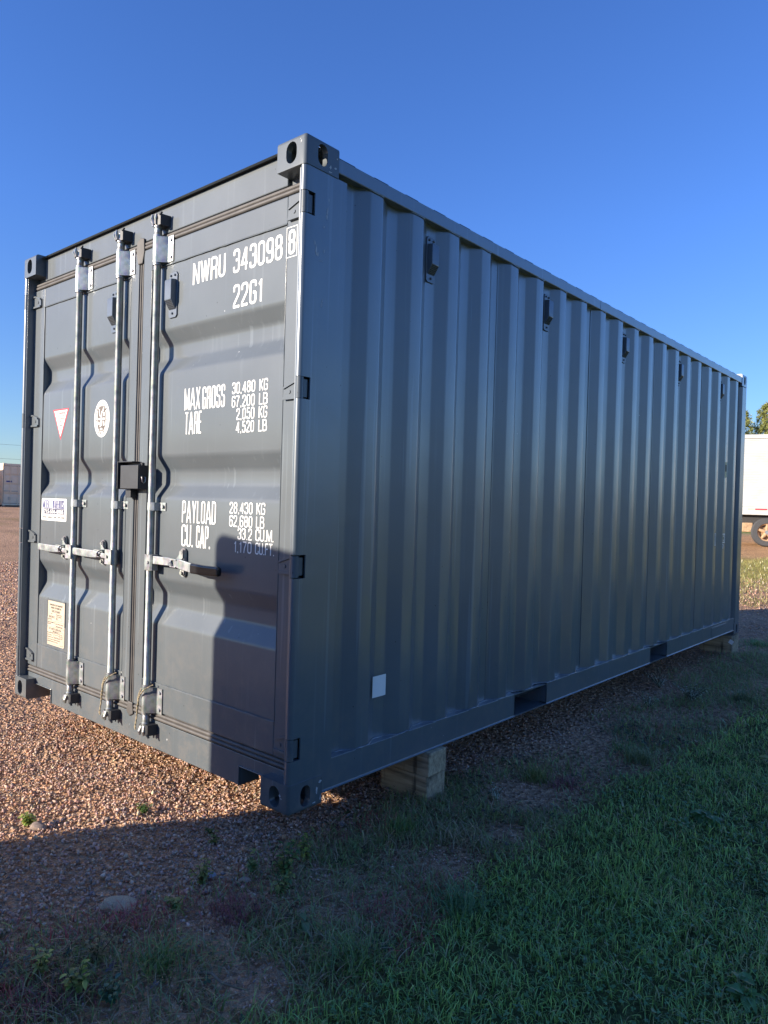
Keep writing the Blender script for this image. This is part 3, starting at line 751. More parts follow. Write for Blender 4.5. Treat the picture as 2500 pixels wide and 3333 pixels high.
# ------------------------------------------------------------------ lettering: a compressed stroke alphabet
def G(*strokes): return strokes
def S(pts, r=0.0, closed=False): return (pts, r, closed)
A_ = 1.0
GL = {   # glyph box: width 1 (scaled later), height 1, strokes on the centre line; r = rounding as share of width
 '0': (1, G(S([(0, 0), (1, 0), (1, 1), (0, 1)], .5, True))), 'O': (1, G(S([(0, 0), (1, 0), (1, 1), (0, 1)], .5, True))),
 '8': (1, G(S([(0.04, .53), (.96, .53), (.96, 1), (0.04, 1)], .48, True), S([(0, 0), (1, 0), (1, .53), (0, .53)], .5, True))),
 '3': (1, G(S([(0, .76), (0, 1), (1, 1), (1, .54), (.35, .54)], .45), S([(.35, .54), (1, .54), (1, 0), (0, 0), (0, .24)], .45))),
 '2': (1, G(S([(0, .72), (0, 1), (1, 1), (1, .62), (0.02, .12), (0.0, 0.0)], .42), S([(-.12, 0), (1.1, 0)]))),
 '1': (.55, G(S([(.72, 1.0), (.72, -.04)]), S([(.0, .78), (.42, .82), (.72, .98)], .2))),
 '4': (1.05, G(S([(.78, -.04), (.78, 1.0)]), S([(.72, 1.0), (-.02, .26), (1.1, .26)]))),
 '5': (1, G(S([(.95, 1), (.1, 1), (.06, .56)], 0), S([(.02, .54), (.3, .62), (1, .62), (1, 0), (0, 0), (0, .24)], .4))),
 '6': (1, G(S([(1, .78), (1, 1), (0, 1), (0, .3)], .45), S([(0, 0), (1, 0), (1, .58), (0, .58)], .5, True))),
 '9': (1, G(S([(0, .22), (0, 0), (1, 0), (1, .7)], .45), S([(0, .42), (1, .42), (1, 1), (0, 1)], .5, True))),
 '7': (1, G(S([(-.1, 1), (1.0, 1)]), S([(1.0, .98), (.45, .4), (.3, -.04)]))),
 'N': (1.05, G(S([(0, -.04), (0, 1.04)]), S([(1, -.04), (1, 1.04)]), S([(.04, 1.02), (.96, -.02)]))),
 'W': (1.5, G(S([(-.04, 1.04), (.24, -.02)]), S([(.24, -.02), (.5, 1.0)]), S([(.5, 1.0), (.76, -.02)]), S([(.76, -.02), (1.04, 1.04)]))),
 'M': (1.35, G(S([(0, -.04), (0, 1.04)]), S([(1, -.04), (1, 1.04)]), S([(.03, 1.0), (.5, 0.0)]), S([(.97, 1.0), (.5, 0.0)]))),
 'R': (1, G(S([(0, -.04), (0, 1.0)]), S([(0, 1), (1, 1), (1, .5), (0, .5)], .45), S([(.55, .5), (.95, .45), (.98, -.04)], .3))),
 'P': (1, G(S([(0, -.04), (0, 1.0)]), S([(0, 1), (1, 1), (1, .46), (0, .46)], .45))),
 'B': (1, G(S([(0, -.04), (0, 1.04)]), S([(0, 1), (.95, 1), (.95, .53), (0, .53)], .42), S([(0, .53), (1, .53), (1, 0), (0, 0)], .42))),
 'D': (1, G(S([(0, -.04), (0, 1.04)]), S([(0, 1), (1, 1), (1, 0), (0, 0)], .5))),
 'U': (1, G(S([(0, 1.04), (0, 0), (1, 0), (1, 1.04)], .5))),
 'G': (1, G(S([(1, .74), (1, 1), (0, 1), (0, 0), (1, 0), (1, .48), (.5, .48)], .42))),
 'C': (1, G(S([(1, .70), (1, 1), (0, 1), (0, 0), (1, 0), (1, .30)], .48))),
 'S': (1, G(S([(.98, .74), (.98, 1), (0.02, 1), (0.02, .54), (1, .50), (1, 0), (0, 0), (0, .26)], .42))),
 'A': (1.3, G(S([(-.04, -.05), (.47, 1.03)]), S([(1.04, -.05), (.53, 1.03)]), S([(.2, .22), (.8, .22)]))),
 'X': (1.05, G(S([(0, -.04), (1, 1.04)]), S([(1, -.04), (0, 1.04)]))),
 'T': (.95, G(S([(.5, -.04), (.5, 1.0)]), S([(-.1, 1), (1.1, 1)]))),
 'E': (.8, G(S([(0, -.04), (0, 1.04)]), S([(0, 1), (1.06, 1)]), S([(0, .52), (.95, .52)]), S([(0, 0), (1.06, 0)]))),
 'F': (.8, G(S([(0, -.04), (0, 1.04)]), S([(0, 1), (1.06, 1)]), S([(0, .52), (.95, .52)]))),
 'K': (1.05, G(S([(0, -.04), (0, 1.04)]), S([(.02, .36), (.98, 1.04)]), S([(.30, .56), (1.02, -.04)]))),
 'L': (.8, G(S([(0, 1.04), (0, -.04)]), S([(0, 0), (1.06, 0)]))),
 'Y': (1.05, G(S([(-.02, 1.04), (.5, .42)]), S([(1.02, 1.04), (.5, .42)]), S([(.5, .46), (.5, -.04)]))),
 'I': (.08, G(S([(.5, -.04), (.5, 1.04)]))), 'H': (1, G(S([(0, -.04), (0, 1.04)]), S([(1, -.04), (1, 1.04)]), S([(0, .52), (1, .52)]))),
 '.': (.14, G(S([(.5, -.05), (.5, .06)]))), ',': (.14, G(S([(.5, -.12), (.5, .06)]))), '-': (.6, G(S([(0, .45), (1, .45)]))), ' ': (.55, ()),
}
def round_poly(pts, r, closed):
    if r <= 0: return [Vector(p) for p in pts]
    P = [Vector(p) for p in pts]; n = len(P); out = []
    for i in range(n):
        if not closed and i in (0, n - 1): out.append(P[i]); continue
        a, c, b_ = P[i - 1], P[i], P[(i + 1) % n]
        e = min(r, (a - c).length * 0.5, (b_ - c).length * 0.5)
        p1 = c + (a - c).normalized() * e; p3 = c + (b_ - c).normalized() * e
        for t in np.linspace(0, 1, 6): out.append(p1 * (1 - t) ** 2 + c * 2 * t * (1 - t) + p3 * t * t)
    return out
def ribbon(pts, w, closed):
    Q = []
    for p in pts:
        if not Q or (p - Q[-1]).length > 1e-5: Q.append(p)
    if closed and (Q[0] - Q[-1]).length < 1e-5: Q.pop()
    n = len(Q); Lf, Rt = [], []
    for i in range(n):
        if closed: a, b_ = Q[i - 1], Q[(i + 1) % n]
        else: a, b_ = Q[max(i - 1, 0)], Q[min(i + 1, n - 1)]
        c = Q[i]
        d1 = (c - a).normalized() if (c - a).length > 1e-6 else (b_ - c).normalized()
        d2 = (b_ - c).normalized() if (b_ - c).length > 1e-6 else d1
        t = (d1 + d2)
        t = t.normalized() if t.length > 1e-6 else d1
        nn = Vector((-t.y, t.x)); k = 1 / max(0.5, abs(nn.dot(Vector((-d1.y, d1.x)))))
        Lf.append(c + nn * w / 2 * k); Rt.append(c - nn * w / 2 * k)
    v = Lf + Rt; m = n if closed else n - 1
    return v, [(i, (i + 1) % n, n + (i + 1) % n, n + i) for i in range(m)]
def stroke_text(s, x0, x1, z0, z1, wt, gap=None):
    """text filling x0..x1 and z0..z1 in the x-z plane; wt = stroke thickness in metres"""
    H = z1 - z0; gap = wt * 1.9 if gap is None else gap
    units = sum(GL[c][0] for c in s); fixed = gap * (len(s) - 1) + wt
    cw = (x1 - x0 - fixed) / units
    mb = MB(); x = x0 + wt / 2; layer = 0
    for c in s:
        w, strokes = GL[c]
        for pts, r, closed in strokes:
            q = [(x + px * w * cw, z0 + wt / 2 + pz * (H - wt)) for px, pz in pts]
            pl = round_poly(q, r * cw, closed); v, f = ribbon(pl, wt, closed)
            y = -0.00015 * (layer % 4); layer += 1
            mb.add([(p.x, y, p.y) for p in v], f)
        x += w * cw + gap
    return mb
def letter(s, x0, x1, z0, z1, wt, parent=doorR, y=YP - 0.0009, mat='white', name='lettering', gap=None):
    mb = stroke_text(s, x0, x1, z0, z1, wt, gap); return mb.build(name, mat, parent, loc=(0, y, 0))
letter('NWRU', -0.788, -0.549, 2.161, 2.262, 0.0112, gap=0.0205)
letter('343098', -0.495, -0.181, 2.161, 2.262, 0.0112, gap=0.0205)
letter('22G1', -0.490, -0.296, 2.011, 2.111, 0.0112, gap=0.0205)
letter('8', -0.142, -0.102, 2.167, 2.264, 0.0120, y=YF - 0.0009)
fr = MB()
for a in ((-0.1535, -0.1505, 2.156, 2.276), (-0.0935, -0.0905, 2.156, 2.276), (-0.1505, -0.0935, 2.273, 2.276), (-0.1505, -0.0935, 2.156, 2.159)): fr.box(a[0], a[1], YF - 0.0010, YF - 0.0004, a[2], a[3])
fr.build('lettering_frame', 'white', doorR)
letter('MAX', -0.829, -0.708, 1.600, 1.699, 0.0078, gap=0.0125); letter('GROSS', -0.692, -0.528, 1.597, 1.696, 0.0084, gap=0.0145)
letter('TARE', -0.822, -0.692, 1.490, 1.591, 0.0080, gap=0.0135)
letter('PAYLOAD', -0.826, -0.571, 1.089, 1.189, 0.0080, gap=0.0145); letter('CU.', -0.826, -0.734, 0.981, 1.081, 0.0086, gap=0.0135); letter('CAP.', -0.712, -0.606, 0.981, 1.081, 0.0080, gap=0.0125)
for s, u, xa, xb, ua, ub, z in (('30,480', 'KG', -0.480, -0.328, -0.301, -0.247, 1.647), ('67,200', 'LB', -0.480, -0.328, -0.301, -0.247, 1.590), ('2,050', 'KG', -0.447, -0.328, -0.301, -0.247, 1.536), ('4,520', 'LB', -0.447, -0.328, -0.301, -0.247, 1.481),
        ('28,430', 'KG', -0.476, -0.323, -0.299, -0.243, 1.141), ('62,680', 'LB', -0.476, -0.323, -0.299, -0.247, 1.085), ('33.2', 'CU.M.', -0.417, -0.323, -0.301, -0.186, 1.033), ('1,170', 'CU.FT.', -0.440, -0.323, -0.301, -0.181, 0.978)):
    letter(s, xa, xb, z, z + 0.049, 0.0056, gap=0.0105); letter(u, ua, ub, z, z + 0.049, 0.0056, gap=0.0085)

# ------------------------------------------------------------------ stickers and plates on the left door
def font_mesh(body, x0, x1, z0, z1, bold=0.0, spacing=1.0):
    cu = bpy.data.curves.new('t', 'FONT'); cu.body = body; cu.size = 1.0; cu.offset = bold; cu.space_character = spacing; cu.resolution_u = 2
    ob = bpy.data.objects.new('t', cu); COL.objects.link(ob)
    dg = bpy.context.evaluated_depsgraph_get(); dg.update()
    me = bpy.data.meshes.new_from_object(ob.evaluated_get(dg)); bpy.data.objects.remove(ob); bpy.data.curves.remove(cu)
    n = len(me.vertices); a = np.zeros(n * 3, np.float32); me.vertices.foreach_get('co', a); a = a.reshape(-1, 3)
    lo, hi = a.min(0), a.max(0)
    b_ = np.zeros_like(a); b_[:, 0] = x0 + (a[:, 0] - lo[0]) / max(hi[0] - lo[0], 1e-6) * (x1 - x0); b_[:, 2] = z0 + (a[:, 1] - lo[1]) / max(hi[1] - lo[1], 1e-6) * (z1 - z0)
    me.vertices.foreach_set('co', b_.ravel()); me.update(); return me
def ftext(body, x0, x1, z0, z1, mat, parent, y, bold=0.0): return link('lettering', font_mesh(body, x0, x1, z0, z1, bold), mat, parent, loc=(0, y, 0))
def rounded_rect(x0, x1, z0, z1, r, n=5):
    o = []
    for cx, cz, a0 in ((x1 - r, z1 - r, 0), (x0 + r, z1 - r, 90), (x0 + r, z0 + r, 180), (x1 - r, z0 + r, 270)):
        o += [(cx + r * math.cos(math.radians(a0 + 90 * k / n)), cz + r * math.sin(math.radians(a0 + 90 * k / n))) for k in range(n + 1)]
    return o
def flat(poly, name, mat, parent, y, t=0.0004): return MB().prism(poly, 'y', y, y + t).build(name, mat, parent)
Y0 = YP - 0.0008
st = flat(rounded_rect(-2.248, -1.943, 1.050, 1.177, 0.008), 'rental_sticker', 'white', doorL, Y0)
st['label'] = 'white rental sticker with blue company name and telephone number'
mb = stroke_text('MOBILE', -2.233, -2.119, 1.119, 1.168, 0.0046, 0.0078); mb.build('lettering', 'blue', doorL, loc=(0, Y0 - 0.0006, 0))
mb = stroke_text('WAREHOUSE', -2.109, -1.965, 1.119, 1.168, 0.0042, 0.0068); mb.build('lettering', 'blue', doorL, loc=(0, Y0 - 0.0006, 0))
ftext('LLC', -1.964, -1.953, 1.121, 1.131, 'blue', doorL, Y0 - 0.0006)
flat(rounded_rect(-2.222, -1.968, 1.088, 1.118, 0.005), 'number_band', 'navy', doorL, Y0 - 0.0006)
ftext('715-536-8005', -2.214, -1.976, 1.0915, 1.1140, 'white', doorL, Y0 - 0.0014, 0.02)
ftext('Storage Container & Semi Trailer Rentals', -2.236, -1.960, 1.0600, 1.0790, 'print', doorL, Y0 - 0.0006, 0.01)
tr = flat([(-2.133, 1.684), (-1.940, 1.684), (-2.034, 1.508)], 'warning_sticker', 'red', doorL, Y0); tr['label'] = 'red bordered triangular attention sticker'
flat([(-2.116, 1.676), (-1.957, 1.676), (-2.035, 1.527)], 'sticker_field', 'white', doorL, Y0 - 0.0006)
for t_, hw, z0, z1, m_ in (('ATTENTION', 0.052, 1.652, 1.666, 'red'), ('THIS CONTAINER', 0.042, 1.640, 1.647, 'print'), ('MUST BE REPAIRED', 0.047, 1.627, 1.634, 'print'), ('ONLY', 0.016, 1.611, 1.621, 'print'), ('WITH', 0.012, 1.600, 1.606, 'print'), ('CORTEN', 0.020, 1.585, 1.595, 'print'), ('STEEL', 0.013, 1.572, 1.579, 'print')):
    ftext(t_, -2.035 - hw, -2.035 + hw, z0, z1, m_, doorL, Y0 - 0.0012, 0.03)
EC = (-1.576, 1.6045)
def ell(a, b_, n=40): return [(EC[0] + a * math.cos(2 * math.pi * k / n), EC[1] + b_ * math.sin(2 * math.pi * k / n)) for k in range(n)]
e0 = flat(ell(0.079, 0.0975), 'oval_emblem', 'white', doorL, Y0); e0['label'] = 'white oval approval emblem'
flat(ell(0.0715, 0.0895), 'emblem_ring', 'print', doorL, Y0 - 0.0006); flat(ell(0.0700, 0.0880), 'emblem_band', 'white', doorL, Y0 - 0.0012)
flat([(EC[0] + 0.043 * np.sign(math.cos(t)) * abs(math.cos(t)) ** 0.75, EC[1] + 0.066 * np.sign(math.sin(t)) * abs(math.sin(t)) ** 0.75) for t in np.linspace(0, 2 * math.pi, 36, endpoint=False)], 'emblem_field', 'brownprint', doorL, Y0 - 0.0018)
fg = MB()
def blob(pts, r): fg.tube([(EC[0] + a, 0, EC[1] + b_) for a, b_ in pts], r, 6)
blob([(0.020, 0.056), (0.016, 0.042), (0.004, 0.034), (0.0, 0.02), (0.002, 0.0), (-0.004, -0.02), (-0.012, -0.044)], 0.0055); blob([(0.002, 0.0), (0.004, -0.03), (0.003, -0.038)], 0.005)
blob([(-0.022, 0.05), (-0.022, 0.03), (-0.018, 0.018), (-0.006, 0.008)], 0.004); blob([(0.026, 0.032), (0.024, 0.012)], 0.0075); blob([(-0.030, -0.002), (-0.010, -0.002)], 0.005); blob([(0.012, -0.002), (0.034, -0.002)], 0.005)
blob([(-0.026, -0.016), (-0.024, -0.032)], 0.006); blob([(0.022, -0.014), (0.028, -0.038)], 0.007); blob([(-0.012, -0.056), (0.012, -0.056)], 0.0045); blob([(0.0, -0.049), (0.0, -0.056)], 0.004)
fo = fg.build('emblem_figure', 'white', doorL, loc=(0, Y0 - 0.0022, 0)); fo.scale = (1, 0.08, 1)
def arc_text(txt, a0, a1, ra, rb, h, flip=False):
    for k, ch in enumerate(txt):
        if ch == ' ': continue
        a = math.radians(a0 + (a1 - a0) * k / (len(txt) - 1)); me = font_mesh(ch, -h * 0.36, h * 0.36, -h / 2, h / 2, 0.03)
        o = link('lettering', me, 'print', doorL, loc=(EC[0] + ra * math.cos(a), Y0 - 0.0020, EC[1] + rb * math.sin(a)))
        o.rotation_euler = (0, -(a - math.pi / 2) if not flip else -(a + math.pi / 2), 0)
arc_text('BUREAU VERITAS', 185, -5, 0.0565, 0.0775, 0.014); arc_text('1828', 245, 295, 0.0565, 0.0770, 0.014, True)
pl = flat([(-2.136, 0.342), (-1.938, 0.342), (-1.930, 0.350), (-1.930, 0.594), (-2.136, 0.594)], 'approval_plate', 'plate', doorL, YP - 0.0022, 0.002); pl['label'] = 'beige safety approval plate held in a thin frame'
pf = MB(); pf.box(-2.142, -1.924, YP - 0.004, YP - 0.0002, 0.594, 0.600).box(-1.930, -1.924, YP - 0.004, YP - 0.0002, 0.460, 0.594).box(-2.142, -2.136, YP - 0.004, YP - 0.0002, 0.500, 0.594)
pf.build('plate_frame', 'paint_sunlit', doorL)
YL = YP - 0.0027
for t_, a, b_, z0, z1 in (('APPROVED FOR TRANSPORT', -2.112, -1.956, 0.566, 0.577), ('UNDER CUSTOMS SEAL', -2.098, -1.970, 0.550, 0.561), ('GB/C 2179 06/2023', -2.083, -1.990, 0.532, 0.541), ('TYPE', -2.098, -2.078, 0.517, 0.522), ('MANUFACTURERS No.', -2.030, -1.962, 0.517, 0.523), ('OF THE CONTAINER', -2.030, -1.968, 0.508, 0.513), ('NW2 2200 FT', -2.116, -2.056, 0.499, 0.507), ('No', -2.028, -2.014, 0.494, 0.501),
        ('DATE OF MFG', -2.132, -2.084, 0.486, 0.492), ('WOOD COMPONENT TREATMENT', -2.035, -1.945, 0.465, 0.471), ('IM/TAILEON-4/2023', -2.030, -1.954, 0.450, 0.457), ('APPLIED GOVERNMENT REF', -2.132, -2.048, 0.468, 0.474), ('IMMUNITY', -2.132, -2.092, 0.459, 0.464), ('CSC SAFETY APPROVAL', -2.120, -1.966, 0.430, 0.440),
        ('F/BV/6063/22', -2.070, -1.998, 0.417, 0.424), ('DATE MANUFACTURED', -2.134, -2.066, 0.408, 0.413), ('IDENTIFICATION No.', -2.134, -2.072, 0.396, 0.401), ('MAXIMUM GROSS WEIGHT', -2.134, -2.062, 0.384, 0.389), ('30480 KG 67200 LB', -2.056, -1.984, 0.384, 0.390), ('ALLOW. STACKING 1.8G', -2.134, -2.062, 0.372, 0.377), ('192000 KG 423280 LB', -2.056, -1.984, 0.372, 0.378), ('TRANSVERSE RACKING TEST', -2.134, -2.040, 0.360, 0.366), ('150000 N', -2.036, -2.004, 0.360, 0.365), ('NEXT', -1.972, -1.950, 0.408, 0.413), ('EXAM', -1.972, -1.950, 0.398, 0.403), ('DATE', -1.972, -1.952, 0.388, 0.393)):
    ftext(t_, a, b_, z0, z1, 'print', doorL, YL, 0.02)
ln = MB()
def rect_line(a, b_, z0, z1, t=0.0012):
    ln.box(a, b_, YL, YL + 0.0003, z0, z0 + t); ln.box(a, b_, YL, YL + 0.0003, z1 - t, z1); ln.box(a, a + t, YL, YL + 0.0003, z0 + t, z1 - t); ln.box(b_ - t, b_, YL, YL + 0.0003, z0 + t, z1 - t)
for q in ((-2.088, -1.985, 0.529, 0.544), (-2.120, -2.052, 0.496, 0.510), (-2.032, -1.962, 0.490, 0.505), (-2.096, -1.986, 0.414, 0.427), (-2.058, -1.986, 0.404, 0.413), (-2.058, -1.986, 0.392, 0.4035), (-1.980, -1.942, 0.352, 0.426)): rect_line(*q)
ln.box(-2.134, -1.934, YL, YL + 0.0003, 0.4795, 0.4807).box(-2.134, -1.934, YL, YL + 0.0003, 0.4440, 0.4452).box(-2.0425, -2.0413, YL, YL + 0.0003, 0.4452, 0.4795).box(-2.134, -1.940, YL, YL + 0.0003, 0.349, 0.350)
ln.build('plate_print', 'print', doorL)

# blank white sticker and the small marks on the long side
so = MB().box(-0.0088, -0.0082, 0.476, 0.562, 0.366, 0.458).build('blank_sticker', 'white', box, loc=(0, 0, 0)); so.location = (0.0006, -0.0135 - 0.0, 0); so['label'] = 'small blank white square sticker low on the corrugated side'
def ysh(k): return 0.380 + 0.2802 * k
so.location = (0.0, 0, 0)
MB().box(-0.0086, -0.0080, ysh(18) + 0.006, ysh(18) + 0.070, 1.545, 1.690).build('side_label', 'yellow', box)
MB().box(-0.0078, -0.0076, ysh(18) + 0.014, ysh(18) + 0.060, 1.600, 1.665).build('lettering', 'print', box)
def yz_frame(y0, y1, z0, z1, t, sides):
    mb = MB()
    if 't' in sides: mb.box(-0.0086, -0.0080, y0, y1, z1 - t, z1)
    if 'b' in sides: mb.box(-0.0086, -0.0080, y0, y1, z0, z0 + t)
    if 'r' in sides: mb.box(-0.0086, -0.0080, y1 - t, y1, z0 + t, z1 - t)
    if 'l' in sides: mb.box(-0.0086, -0.0080, y0, y0 + t, z0 + t, z1 - t)
    return mb
yz_frame(ysh(17) + 0.045, ysh(17) + 0.074, 0.906, 1.019, 0.006, 'tblr').build('lettering', 'white', box)
mk = yz_frame(ysh(18) + 0.006, ysh(18) + 0.074, 0.925, 1.013, 0.010, 'tbr'); mk.box(-0.0086, -0.0080, ysh(18) + 0.020, ysh(18) + 0.040, 0.985, 0.995).box(-0.0086, -0.0080, ysh(18) + 0.020, ysh(18) + 0.040, 0.945, 0.955)
mk.tube([(-0.0084, ysh(18) + 0.010, 0.912), (-0.0084, ysh(18) + 0.034, 0.912), (-0.0084, ysh(18) + 0.018, 0.872)], 0.0035, 4); mk.build('lettering', 'white', box)

# paint chips and scrapes on post and castings
ch = MB()
def chip(c, n, u, v_, sz, h):
    """irregular flake; c centre, n outward normal"""
    pts = []; m = 9
    for k in range(m):
        a = 2 * math.pi * k / m; q = rnd.uniform(0.45, 1.0)
        pts.append(Vector(c) + Vector(u) * math.cos(a) * sz * q + Vector(v_) * math.sin(a) * h * q + Vector(n) * 0.0006)
    ch.add(pts, [tuple(range(m))])
X_, Y_, Z_ = (1, 0, 0), (0, 1, 0), (0, 0, 1)
for y, z, s_, h in ((0.125, 2.33, .004, .022), (0.122, 2.305, .003, .014), (0.070, 2.165, .006, .028), (0.078, 2.150, .008, .012), (0.062, 2.190, .004, .012), (0.108, 2.262, .003, .006), (0.112, 2.17, .003, .010), (0.105, 1.965, .003, .013), (0.110, 1.980, .002, .008), (0.10, 2.13, .010, .0015), (0.088, 2.128, .007, .0015), (0.13, 2.375, .003, .010)):
    chip((-0.003, y, z), X_, Y_, Z_, s_, h)
for y, z, s_, h in ((0.150, 0.062, .006, .022), (0.166, 0.095, .010, .008), (0.170, 0.030, .005, .016), (0.135, 0.020, .012, .004), (0.158, 2.505, .010, .006), (0.130, 2.50, .006, .010), (0.166, 2.545, .006, .004), (0.13, 2.482, .014, .003)): chip((0, y, z), X_, Y_, Z_, s_, h)
for x, z, s_, h in ((-0.048, 0.072, .010, .006), (-0.040, 0.062, .005, .004), (-0.026, 2.56, .004, .008), (-0.030, 2.57, .003, .003)): chip((x, 0, z), (0, -1, 0), X_, Z_, s_, h)
for x, z, s_, h in ((-0.90, 0.075, .006, .006), (-0.98, 0.09, .002, .002), (-1.23, 0.075, .003, .003), (-1.55, 0.06, .002, .002)): chip((x, 0.055, z), (0, -1, 0), X_, Z_, s_, h)
for y, z in ((1.0, 0.09), (2.6, 0.11), (0.9, 0.15), (3.1, 0.08)): chip((-0.005, y, z), X_, Y_, Z_, 0.004, 0.003)
ch.build('paint_chips', 'chip', box)

# thin rope loops hanging on two of the lower rod bearings
def rope(x, label, seed):
    r_ = random.Random(seed); mb = MB(); y = YR
    A = [(x + 0.046, y + 0.004, 0.318), (x + 0.026, y - 0.030, 0.298), (x + 0.002, y - 0.034, 0.272), (x - 0.018, y - 0.030, 0.250), (x - 0.026, y - 0.026, 0.222), (x - 0.030, y - 0.028, 0.190), (x - 0.034, y - 0.030, 0.150), (x - 0.040, y - 0.034, 0.108), (x - 0.037, y - 0.030, 0.094)]
    B = [(x - 0.030, y - 0.008, 0.290), (x - 0.033, y - 0.018, 0.272), (x - 0.028, y - 0.028, 0.250), (x - 0.020, y - 0.032, 0.234), (x - 0.026, y - 0.033, 0.205), (x - 0.026, y - 0.034, 0.160), (x - 0.032, y - 0.036, 0.120), (x - 0.033, y - 0.034, 0.096)]
    for path in (A, B):
        for ph in (0.0, math.pi):
            P = []
            for i in range(len(path) - 1):
                for t in np.linspace(0, 1, 6)[:-1]:
                    q = Vector(path[i]).lerp(Vector(path[i + 1]), t); a = (i + t) * 5.5 + ph
                    P.append(q + Vector((0.0018 * math.cos(a), 0.0018 * math.sin(a), 0)))
            mb.tube(P, 0.0024, 6)
    tag(mb.build('rope_loop', 'rope', None, smooth=50), label, 'rope', 'rope loops on the lock rods')
rope(-1.373, 'thin tan rope loop tied round the middle lock rod at its lower bearing', 1)
rope(-1.038, 'thin tan rope loop tied round the lock rod nearest the white lettering', 2)

# ------------------------------------------------------------------ timber blocks under the container
def timber(name, x0, x1, y0, y1, z0, z1, label, rz=0.0, seed=1):
    r_ = random.Random(seed); bm = bmesh.new()
    nx = 8; mb = MB(); cx, cy = (x0 + x1) / 2, (y0 + y1) / 2
    mb.box(x0 - cx, x1 - cx, y0 - cy, y1 - cy, 0, z1 - z0)
    o = mb.build(name, 'wood', None, bevel=0.006, seg=2, loc=(cx, cy, z0)); o.rotation_euler = (0, 0, rz)
    return tag(o, label, 'timber block', 'timbers propping up the container')
timber('timber_block', -0.262, 0.020, 0.846, 0.990, -0.205, -0.068, 'lower weathered timber of the pair propping the container beside the grass tuft', 0.0, 3)
timber('timber_block', -0.268, 0.026, 0.842, 0.986, -0.0665, 0.043, 'upper weathered timber of the pair propping the container beside the grass tuft', 0.03, 4)
tb = timber('timber_block', -0.300, 0.004, 5.800, 6.040, -0.195, -0.003, 'weathered timber under the far corner with a small white tag', 0.0, 5)
tg = MB().box(-0.155, -0.115, -0.1225, -0.1212, 0.085, 0.125).build('paper_tag', 'white', tb); tg.rotation_euler = (0, 0.5, 0); tg.location = (0.215, 0, -0.02)
timber('timber_block', -W_ - 0.02, -W_ + 0.27, 0.842, 0.986, -0.205, 0.043, 'timber under the hidden long side near the doors', 0.02, 6)
timber('timber_block', -W_ - 0.01, -W_ + 0.29, 5.800, 6.040, -0.195, -0.003, 'timber under the hidden far corner', 0.0, 7)

# ------------------------------------------------------------------ gravel stones
def hull_variants(n, seed, m=13):
    r_ = np.random.default_rng(seed); out = []
    for k in range(n):
        p = r_.normal(size=(m, 3)); p /= np.linalg.norm(p, axis=1)[:, None]
        p *= r_.uniform(0.72, 1.08, (m, 1)); p *= np.array((1.0, r_.uniform(0.62, 0.95), r_.uniform(0.5, 0.75)))
        bm = bmesh.new(); vs = [bm.verts.new(q) for q in p]
        res = bmesh.ops.convex_hull(bm, input=vs); bm.faces.ensure_lookup_table()
        bmesh.ops.triangulate(bm, faces=bm.faces[:])
        loose = [v for v in bm.verts if not v.link_faces]; bmesh.ops.delete(bm, geom=loose, context='VERTS')
        bm.verts.index_update(); bm.verts.ensure_lookup_table()
        out.append((np.array([v.co[:] for v in bm.verts]), np.array([[v.index for v in f.verts] for f in bm.faces]))); bm.free()
    return out
HULL, HULL_LOW = hull_variants(12, 5, 12), hull_variants(10, 6, 8)
def rot_mats(n, tilt):
    a = rng.uniform(0, 2 * np.pi, n); b_ = rng.normal(0, tilt, n); c = rng.normal(0, tilt, n)
    ca, sa, cb, sb, cc, s_c = np.cos(a), np.sin(a), np.cos(b_), np.sin(b_), np.cos(c), np.sin(c)
    Rz = np.zeros((n, 3, 3)); Rz[:, 0, 0] = ca; Rz[:, 0, 1] = -sa; Rz[:, 1, 0] = sa; Rz[:, 1, 1] = ca; Rz[:, 2, 2] = 1
    Rx = np.zeros((n, 3, 3)); Rx[:, 0, 0] = 1; Rx[:, 1, 1] = cb; Rx[:, 1, 2] = -sb; Rx[:, 2, 1] = sb; Rx[:, 2, 2] = cb
    Ry = np.zeros((n, 3, 3)); Ry[:, 1, 1] = 1; Ry[:, 0, 0] = cc; Ry[:, 0, 2] = s_c; Ry[:, 2, 0] = -s_c; Ry[:, 2, 2] = cc
    return Rz @ Rx @ Ry
STC = np.array([(0.67, 0.42, 0.29), (0.61, 0.36, 0.265), (0.71, 0.49, 0.36), (0.57, 0.38, 0.29), (0.69, 0.43, 0.29), (0.44, 0.33, 0.26), (0.72, 0.54, 0.39), (0.60, 0.33, 0.20), (0.34, 0.26, 0.22)])
def stones(x, y, r, HULL):
    n = len(x); z = height(x, y); V, F, C = [], [], []; off = 0
    R_ = rot_mats(n, 0.45); which = rng.integers(0, len(HULL), n)
    base = STC[rng.integers(0, len(STC), n)] * rng.uniform(0.80, 1.16, (n, 1)) * np.stack([np.ones(n), rng.uniform(0.94, 1.05, n), rng.uniform(0.88, 1.12, n)], 1)
    lift = rng.uniform(0.05, 0.55, n) * r
    for k, (hv, hf) in enumerate(HULL):
        i = np.where(which == k)[0]
        if not len(i): continue
        v = np.einsum('nij,vj->nvi', R_[i], hv) * r[i, None, None]
        v[:, :, 0] += x[i, None]; v[:, :, 1] += y[i, None]; v[:, :, 2] += (z[i] + lift[i])[:, None]
        m = len(hv); V.append(v.reshape(-1, 3)); F.append((hf[None] + (np.arange(len(i)) * m)[:, None, None] + off).reshape(-1, 3)); off += m * len(i)
        C.append(np.repeat(base[i], m, 0))
    return np.concatenate(V), np.concatenate(F), np.concatenate(C)
